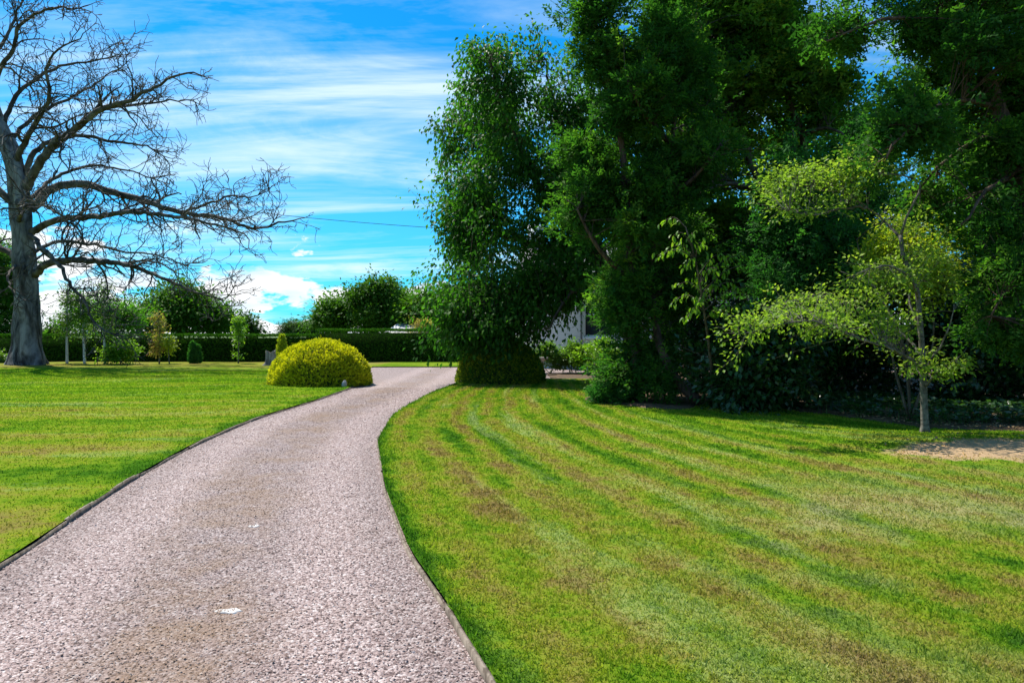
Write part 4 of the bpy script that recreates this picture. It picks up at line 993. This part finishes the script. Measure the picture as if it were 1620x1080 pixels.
broad('rounded_shrub', 'small green bush at the far left picture edge behind the tree roots', -6, 42.5, [E(-4, 562, 12, 12, 42.5, .5)], 60, 24, .14, M['shrub'], M['bark'], .04, LEAF, .2, .14, cat='shrub', trunk=False)


def cone(label, pxs, d, mat, name):
    root = empty(name, (G(pxs[0][0], d), d, .05), label, 'shrub', 'small upright conifers')
    for (px, top, w) in pxs:
        b = np.array([G(px, d), d, .0]); H = EYE + (HY - top) / FPX * d; rw = w * d / FPX; n = int(520 * H)
        g = Geo(); g.tube([b, b + (0, 0, H * .9)], [.035, .008], 6); g.build('stem', M['bark'], root)
        z = rng.random(n) ** 1.2; a = rng.random(n) * 6.283; rad = rw * np.sqrt(np.clip(1 - z, 0, 1)) * (np.clip(z * 6 + .55, 0, 1)) * (.75 + .3 * rng.random(n))
        pos = b + np.stack([rad * np.cos(a), rad * np.sin(a), .06 + z * H * .95], -1)
        dr = np.stack([np.cos(a) * .35, np.sin(a) * .35, np.ones(n)], -1) + rnd(n, .25)
        g = Geo(); g.scatter(SPRAY[0], pos, dr, rnd(n), .22 * (.7 + .5 * rng.random(n))); tag(g.build('foliage', mat, root), kind='stuff')
cone('tiny green twin-pointed conifer on the lawn before the hedge', [(305, 543, 6.5), (313, 549, 5.5)], 41.2, M['spruce'], 'dwarf_conifer')
cone('golden pointed conifer beside the tree stump', [(446, 531, 9.5)], 40.2, M['golden'], 'dwarf_conifer')


def stump():
    d = 39.4; c = np.array([G(428, d), d, .03]); root = empty('tree_stump', c, 'jagged pale grey tree stump beside the golden pointed conifer', 'stump')
    S = 22; th = np.linspace(0, 2 * np.pi, S, endpoint=False); zz = np.array([0, .06, .16, .36, .56, .76]); rr = np.array([.50, .38, .31, .27, .26, .25])
    jag = .07 * np.sin(th * 2 + 1) + .05 * np.sin(th * 5); V = []
    for i, (z, r) in enumerate(zip(zz, rr)):
        s_ = 1 + .12 * np.sin(th * 5 + .5) + .05 * rng.normal(size=S); V.append(np.stack([c[0] + r * s_ * np.cos(th), c[1] + r * s_ * np.sin(th), c[2] + z + (jag * (i / 5) ** 2)], -1))
    g = Geo(); g.quadgrid(np.concatenate(V), 6, S, wrap=True); g.build('bark', M['stump'], root, smooth=True)
    g = Geo(); top = V[-1]; m_ = top.mean(0) - (0, 0, .05); g.add(np.vstack([top * .99 + m_ * .01, m_]), [(j, (j + 1) % S, S) for j in range(S)]); g.build('cut_top', M['bark_pale'], root)
stump()

# --- trees beyond the hedge
FAR = 'trees beyond the hedge'
broad('round_oak_tree', 'broad rounded dark green tree behind the left hedge', 285, 72, [E(280, 490, 66, 30, 72, 4), E(250, 500, 46, 28, 72, 3.4), E(320, 502, 40, 26, 72, 3), E(290, 468, 46, 18, 72, 3), E(228, 512, 26, 18, 72, 2.4), E(345, 510, 18, 18, 72, 2)], 640, 34, .36, M['oak2'], M['bark'], .35, spread=.42, group=FAR, zmin=1.6)
broad('field_tree', 'small round tree standing over the hedge behind the slender sapling', 390, 78, [E(388, 516, 14, 11, 78, 1.2), E(397, 520, 10, 9, 78, 1)], 90, 22, .32, M['far'], M['bark'], .16, spread=.3, group=FAR, zmin=1.4)
broad('field_tree', 'leafy green tree behind the birches, overlapping the round dark tree', 170, 60, [E(165, 495, 34, 30, 60, 2.2), E(195, 505, 26, 24, 60, 1.8), E(135, 505, 24, 26, 60, 1.6)], 300, 24, .26, M['oak'], M['bark'], .2, spread=.34, group=FAR, zmin=1.4)
broad('field_tree', 'dim distant tree in the gap right of the dead trunk', 82, 85, [E(80, 522, 16, 12, 85, 1.6)], 80, 22, .34, M['far'], M['bark'], .16, spread=.34, group=FAR, zmin=1.4)
for i, (px, top, w, lab) in enumerate(((455, 513, 9, 'far blue-green conifer standing leftmost over the hedge behind the golden pointed conifer'), (472, 514, 10, 'far blue-green conifer in the middle of the distant row of three'), (490, 515, 10, 'far blue-green conifer nearest the taller hedge'))):
    broad('distant_conifer', lab, px, 110, [E(px, (top + 528) / 2, w, (530 - top) / 2 + 1, 110, 1.4)], 80, 20, .42, M['far'], M['bark'], .16, spread=.34, group=FAR, zmin=1.2, tmpl=SPRAY)
NR = [(548, 62, [E(535, 500, 24, 26, 62, 2), E(520, 508, 14, 20, 62, 1.4), E(550, 488, 18, 20, 62, 1.5)], 'leftmost leafy tree behind the taller hedge'),
      (590, 60, [E(588, 470, 32, 28, 60, 2.4), E(600, 500, 38, 26, 60, 2.4), E(570, 495, 26, 30, 60, 2), E(595, 455, 20, 12, 60, 1.4)], 'tallest leafy green tree behind the taller hedge'),
      (640, 64, [E(632, 488, 20, 24, 64, 1.6), E(648, 508, 18, 18, 64, 1.6)], 'darker leafy tree just right of the tallest tree behind the hedge'),
      (685, 58, [E(675, 482, 24, 20, 58, 1.5), E(700, 490, 26, 30, 58, 1.6), E(660, 500, 14, 18, 58, 1)], 'airy tree behind the hedge above the pale roof'),
      (735, 56, [E(725, 490, 22, 32, 56, 1.5), E(745, 480, 22, 30, 56, 1.5)], 'leafy tree behind hedge end, partly hidden by drooping foliage')]
for px, dd, es, lab in NR:
    broad('field_tree', lab, px, dd, es, 340, 34, .28, M['oak2'], M['bark'], .2, spread=.33, group=FAR, zmin=1.4)
conifer('pine_tree', 'dark conifer at far left edge behind the dead trunk', P(-8, 575, 50), [[(-8, 574), (-8, 480), (-6, 400)]], 50, [], [E(-4, 420, 20, 34, 50, 1.4), E(-8, 480, 30, 40, 50, 1.8), E(-2, 535, 30, 34, 50, 1.8)], 330, 16, .5, M['yew'], M['bark'], .25, spread=.36, group=FAR, twig_r=.03)
broad('rose_shrub', 'pale blossoming shrub above the hedge beside the grey roof', 668, 47.4, [E(668, 519, 20, 9, 47.4, .6)], 90, 26, .11, M['copper'], M['bark'], .03, LEAF, .2, .14, cat='shrub', trunk=False, zmin=1.2)

# planting in front of the house
HP = [(872, 31.6, [E(868, 560, 15, 16, 31.6, .5), E(885, 566, 13, 12, 31.6, .5)], 'shrub', 'grey-green shrub below the pale house wall near the downpipe'),
      (905, 32.0, [E(900, 565, 18, 14, 32, .55), E(915, 560, 14, 12, 32, .5)], 'shrub', 'middle green shrub along the house wall'),
      (935, 31.2, [E(932, 560, 24, 20, 31.2, .7), E(950, 558, 20, 20, 31.2, .6)], 'bright', 'bright glossy green shrub under the house window')]
for px, dd, es, mk, lab in HP:
    broad('wall_shrub', lab, px, dd, es, 130, 30, .12, M[mk], M['bark'], .03, LEAF, .25, .12, cat='shrub', group='shrubs along the house wall', trunk=False, twig_r=.008)

# ------------------------------------------------------------------ house
def house():
    render_m = plain_mat('painted_render', (.74, .77, .80), (.84, .85, .86), 3.0, .85, .35)
    slate = plain_mat('roof_slate', (.07, .075, .085), (.15, .155, .17), 6.0, .6, .3)
    white = plain_mat('white_paint', (.76, .77, .78), (.84, .84, .84), 4.0, .5, .05)
    grey = plain_mat('grey_metal_pipe', (.16, .18, .2), (.24, .26, .28), 6.0, .5, .05)
    glass, (n, l, m, mix, ramp, vec, tnoise) = newmat('window_glass'); out = n('ShaderNodeOutputMaterial'); p = n('ShaderNodeBsdfPrincipled')
    p.inputs['Base Color'].default_value = (.015, .02, .022, 1); p.inputs['Roughness'].default_value = .06; l(p.outputs[0], out.inputs[0])
    x0, x1, y0, y1, h = .75, 16.0, 36.6, 44.0, 5.1
    root = empty('white_house', (x0, y0, 0), 'white rendered house half hidden behind the drooping tree', 'house')
    wins = [(3.72, 5.35, 1.62, 3.9), (7.4, 8.9, 1.3, 3.2), (11.4, 12.9, 1.3, 3.2)]
    g = Geo()                                             # front wall as cells that leave the window openings free
    xs = sorted({x0, x1, *[v for w in wins for v in w[:2]]}); zs = sorted({0.0, h, *[v for w in wins for v in w[2:]]})
    for i in range(len(xs) - 1):
        for j in range(len(zs) - 1):
            cx, cz = (xs[i] + xs[i + 1]) / 2, (zs[j] + zs[j + 1]) / 2
            if any(a < cx < b and c < cz < e for a, b, c, e in wins): continue
            g.add([(xs[i], y0, zs[j]), (xs[i + 1], y0, zs[j]), (xs[i + 1], y0, zs[j + 1]), (xs[i], y0, zs[j + 1])], [(0, 1, 2), (0, 2, 3)])
    for a, b, c, e in wins:                                # reveals
        for q in ([(a, c), (a, e)], [(b, e), (b, c)], [(a, e), (b, e)], [(b, c), (a, c)]):
            (xa, za), (xb, zb) = q; g.add([(xa, y0, za), (xb, y0, zb), (xb, y0 + .2, zb), (xa, y0 + .2, za)], [(0, 1, 2), (0, 2, 3)])
    ym = (y0 + y1) / 2; top = 6.7
    for x in (x0, x1): g.add([(x, y0, 0), (x, y1, 0), (x, y1, h), (x, ym, top), (x, y0, h)], [(0, 1, 2), (0, 2, 4), (4, 2, 3)])
    g.add([(x0, y1, 0), (x1, y1, 0), (x1, y1, h), (x0, y1, h)], [(0, 2, 1), (0, 3, 2)])
    g.build('wall', render_m, root)
    g = Geo()
    for s_ in (-1, 1):
        ye = ym + s_ * (ym - y0 + .35); ze = h - .25
        V = [(x0 - .25, ye, ze), (x1 + .25, ye, ze), (x1 + .25, ym, top + .08), (x0 - .25, ym, top + .08)]; V2 = [(a, b, c + .1) for a, b, c in V]
        g.add(V + V2, [(0, 1, 2), (0, 2, 3), (4, 6, 5), (4, 7, 6), (0, 4, 5), (0, 5, 1), (0, 3, 7), (0, 7, 4), (1, 5, 6), (1, 6, 2)])
    rf = g.build('roof', slate, root)
    for a, b, c, e in wins:
        w = Geo(); yf = y0 + .10
        for lo, hi in (((a, yf, c), (a + .07, yf + .07, e)), ((b - .07, yf, c), (b, yf + .07, e)), ((a + .07, yf, c), (b - .07, yf + .07, c + .08)), ((a + .07, yf, e - .07), (b - .07, yf + .07, e)), ((a + .07, yf + .01, (c + e) / 2 - .03), (b - .07, yf + .06, (c + e) / 2 + .03)), (((a + b) / 2 - .02, yf + .015, c + .08), ((a + b) / 2 + .02, yf + .055, e - .07))):
            w.box(lo, hi)
        wo = w.build('window', white, root)
        pg = Geo(); pg.box((a + .06, yf + .03, c + .06), (b - .06, yf + .04, e - .06)); po = pg.build('pane', glass); po.parent = wo; po.location = (-root.location[0], -root.location[1], -root.location[2])
        sg = Geo(); sg.box((a - .1, y0 - .09, c - .16), (b + .1, y0 + .12, c - .003)); so = sg.build('sill', white); so.parent = wo; so.location = (-root.location[0], -root.location[1], -root.location[2])
    for x in (1.28, 3.56):
        g = Geo(); g.tube([(x, y0 - .07, .1), (x, y0 - .07, h - .2)], [.045, .045], 8); g.build('downpipe', grey, root)
    g = Geo(); g.tube([(x0 - .2, y0 - .42, h - .22), (x1 + .2, y0 - .42, h - .22)], [.06, .06], 8); g.build('gutter', grey, root)
    g = Geo(); g.box((.9, ym - .4, 6.2), (1.8, ym + .4, 7.9)); g.build('chimney', render_m, root)
    # lean-to roof of an outbuilding over the hedge
    r2 = empty('outbuilding', (-9.4, 55, 0), 'low outbuilding with pale grey roof just showing over the taller hedge', 'shed')
    g = Geo(); g.box((-9.6, 55.2, 0), (-6.0, 58.8, 2.0)); g.build('wall', render_m, r2)
    g = Geo(); V = [(-9.8, 55, 1.95), (-5.8, 55, 1.95), (-6.4, 57, 2.62), (-9.2, 57, 2.62), (-9.8, 59, 1.95), (-5.8, 59, 1.95)]; g.add(V, [(0, 1, 2), (0, 2, 3), (4, 3, 2), (4, 2, 5), (0, 3, 4), (1, 5, 2)])
    g.build('roof', plain_mat('pale_roof', (.36, .37, .39), (.5, .5, .52), 5.0), r2)
house()

# overhead wire from the gable to a pole outside the view
def wire():
    a = np.array([.88, 40.3, 7.5]); b = P(-130, 252, 44); t_ = np.linspace(0, 1, 40)[:, None]
    c = a * (1 - t_) + b * t_; c[:, 2] -= .75 * 4 * (t_ * (1 - t_))[:, 0]
    g = Geo(); g.tube(c, np.full(40, .016), 5); m_ = plain_mat('black_cable', (.02, .02, .022), (.03, .03, .032))
    tag(g.build('overhead_wire', m_, origin=a), 'thin black overhead wire crossing the sky from dead tree to drooping tree', 'wire')
    root = empty('utility_pole', (b[0], b[1], 0), 'wooden utility pole carrying the overhead wire', 'pole')
    g = Geo(); g.tube([(b[0], b[1] + .15, 0), (b[0], b[1] + .15, b[2] + .4)], [.15, .11], 10); g.build('post', M['bark'], root)
    g = Geo(); g.box((b[0] - .08, b[1] - .02, b[2] - .05), (b[0] + .08, b[1] + .12, b[2] + .05)); g.build('bracket', m_, root)
wire()

# small things: stone by the dome, bird bath, white chips in the gravel
def rock(name, label, c, r, mat, cat, sq=(1, 1, 1)):
    th, ph = np.meshgrid(np.linspace(-np.pi / 2, np.pi / 2, 9), np.linspace(0, 2 * np.pi, 14, endpoint=False), indexing='ij')
    v = np.stack([np.cos(th) * np.cos(ph), np.cos(th) * np.sin(ph), np.sin(th)], -1).reshape(-1, 3)
    f = 1 + .18 * np.sin(v[:, 0] * 3 + c[0]) * np.sin(v[:, 1] * 4) + .12 * np.sin(v[:, 2] * 5 + v[:, 0] * 3 + c[1]); f += rng.normal(size=len(f)) * .03
    g = Geo(); g.quadgrid(np.asarray(c) + v * f[:, None] * np.array(sq) * r, 9, 14, wrap=True)
    o = g.build(name, mat, smooth=True, origin=(c[0], c[1], 0)); return tag(o, label, cat)
stone_m = plain_mat('pale_field_stone', (.26, .24, .22), (.50, .47, .44), 8.0, .85, .6)
chip = plain_mat('white_chip', (.40, .37, .34), (.66, .63, .60), 20.0, .8, .4)
rock('edge_stone', 'small pale grey stone on the grass tip beside the golden dome', (G(545, 22.6), 22.6, .13), .10, stone_m, 'stone', (.75, .8, 1.3))
def pale_patch(label, x, y, L, W):
    th = np.linspace(0, 2 * np.pi, 26, endpoint=False); rr = 1 + .16 * np.sin(th * 3 + x) + .10 * np.sin(th * 5 + y * 3) + rng.normal(size=26) * .05
    ring = np.stack([x + L * rr * np.cos(th) + .2 * W * np.sin(th * 2), y + W * rr * np.sin(th), np.full(26, .0145)], -1)
    top = np.stack([x + .8 * (ring[:, 0] - x), y + .8 * (ring[:, 1] - y), .020 + rng.random(26) * .003], -1)
    g = Geo(); g.quadgrid(np.concatenate([ring - (0, 0, .02), ring, top]), 3, 26, wrap=True); g.add(np.vstack([top, [(x, y, .021)]]), [(j, (j + 1) % 26, 26) for j in range(26)])
    return tag(g.build('white_stone_patch', chip, origin=(x, y, 0)), label, 'stone')
pale_patch('larger white flat stone patch in the near gravel', G(362, 4.34), 4.34, .080, .042)
pale_patch('smaller white flat stone patch farther up the gravel drive', G(402, 6.27), 6.27, .050, .036)

def birdbath():
    d = 30.2; x = G(857, d); root = empty('bird_bath', (x, d, 0), 'low brown stone bird bath in the shade right of the dark dome bush', 'bird bath')
    def lathe(name, prof):
        a = np.linspace(0, 2 * np.pi, 18, endpoint=False); g = Geo(); g.quadgrid(np.array([[(x + r * math.cos(q), d + r * math.sin(q), z) for q in a] for r, z in prof]).reshape(-1, 3), len(prof), 18, wrap=True); g.build(name, stone_m, root, smooth=True)
    lathe('pedestal', [(.2, 0), (.2, .06), (.10, .12), (.08, .5), (.12, .62)]); lathe('basin', [(.02, .60), (.14, .62), (.27, .70), (.28, .76), (.25, .76), (.2, .71), (.001, .70)])
birdbath()
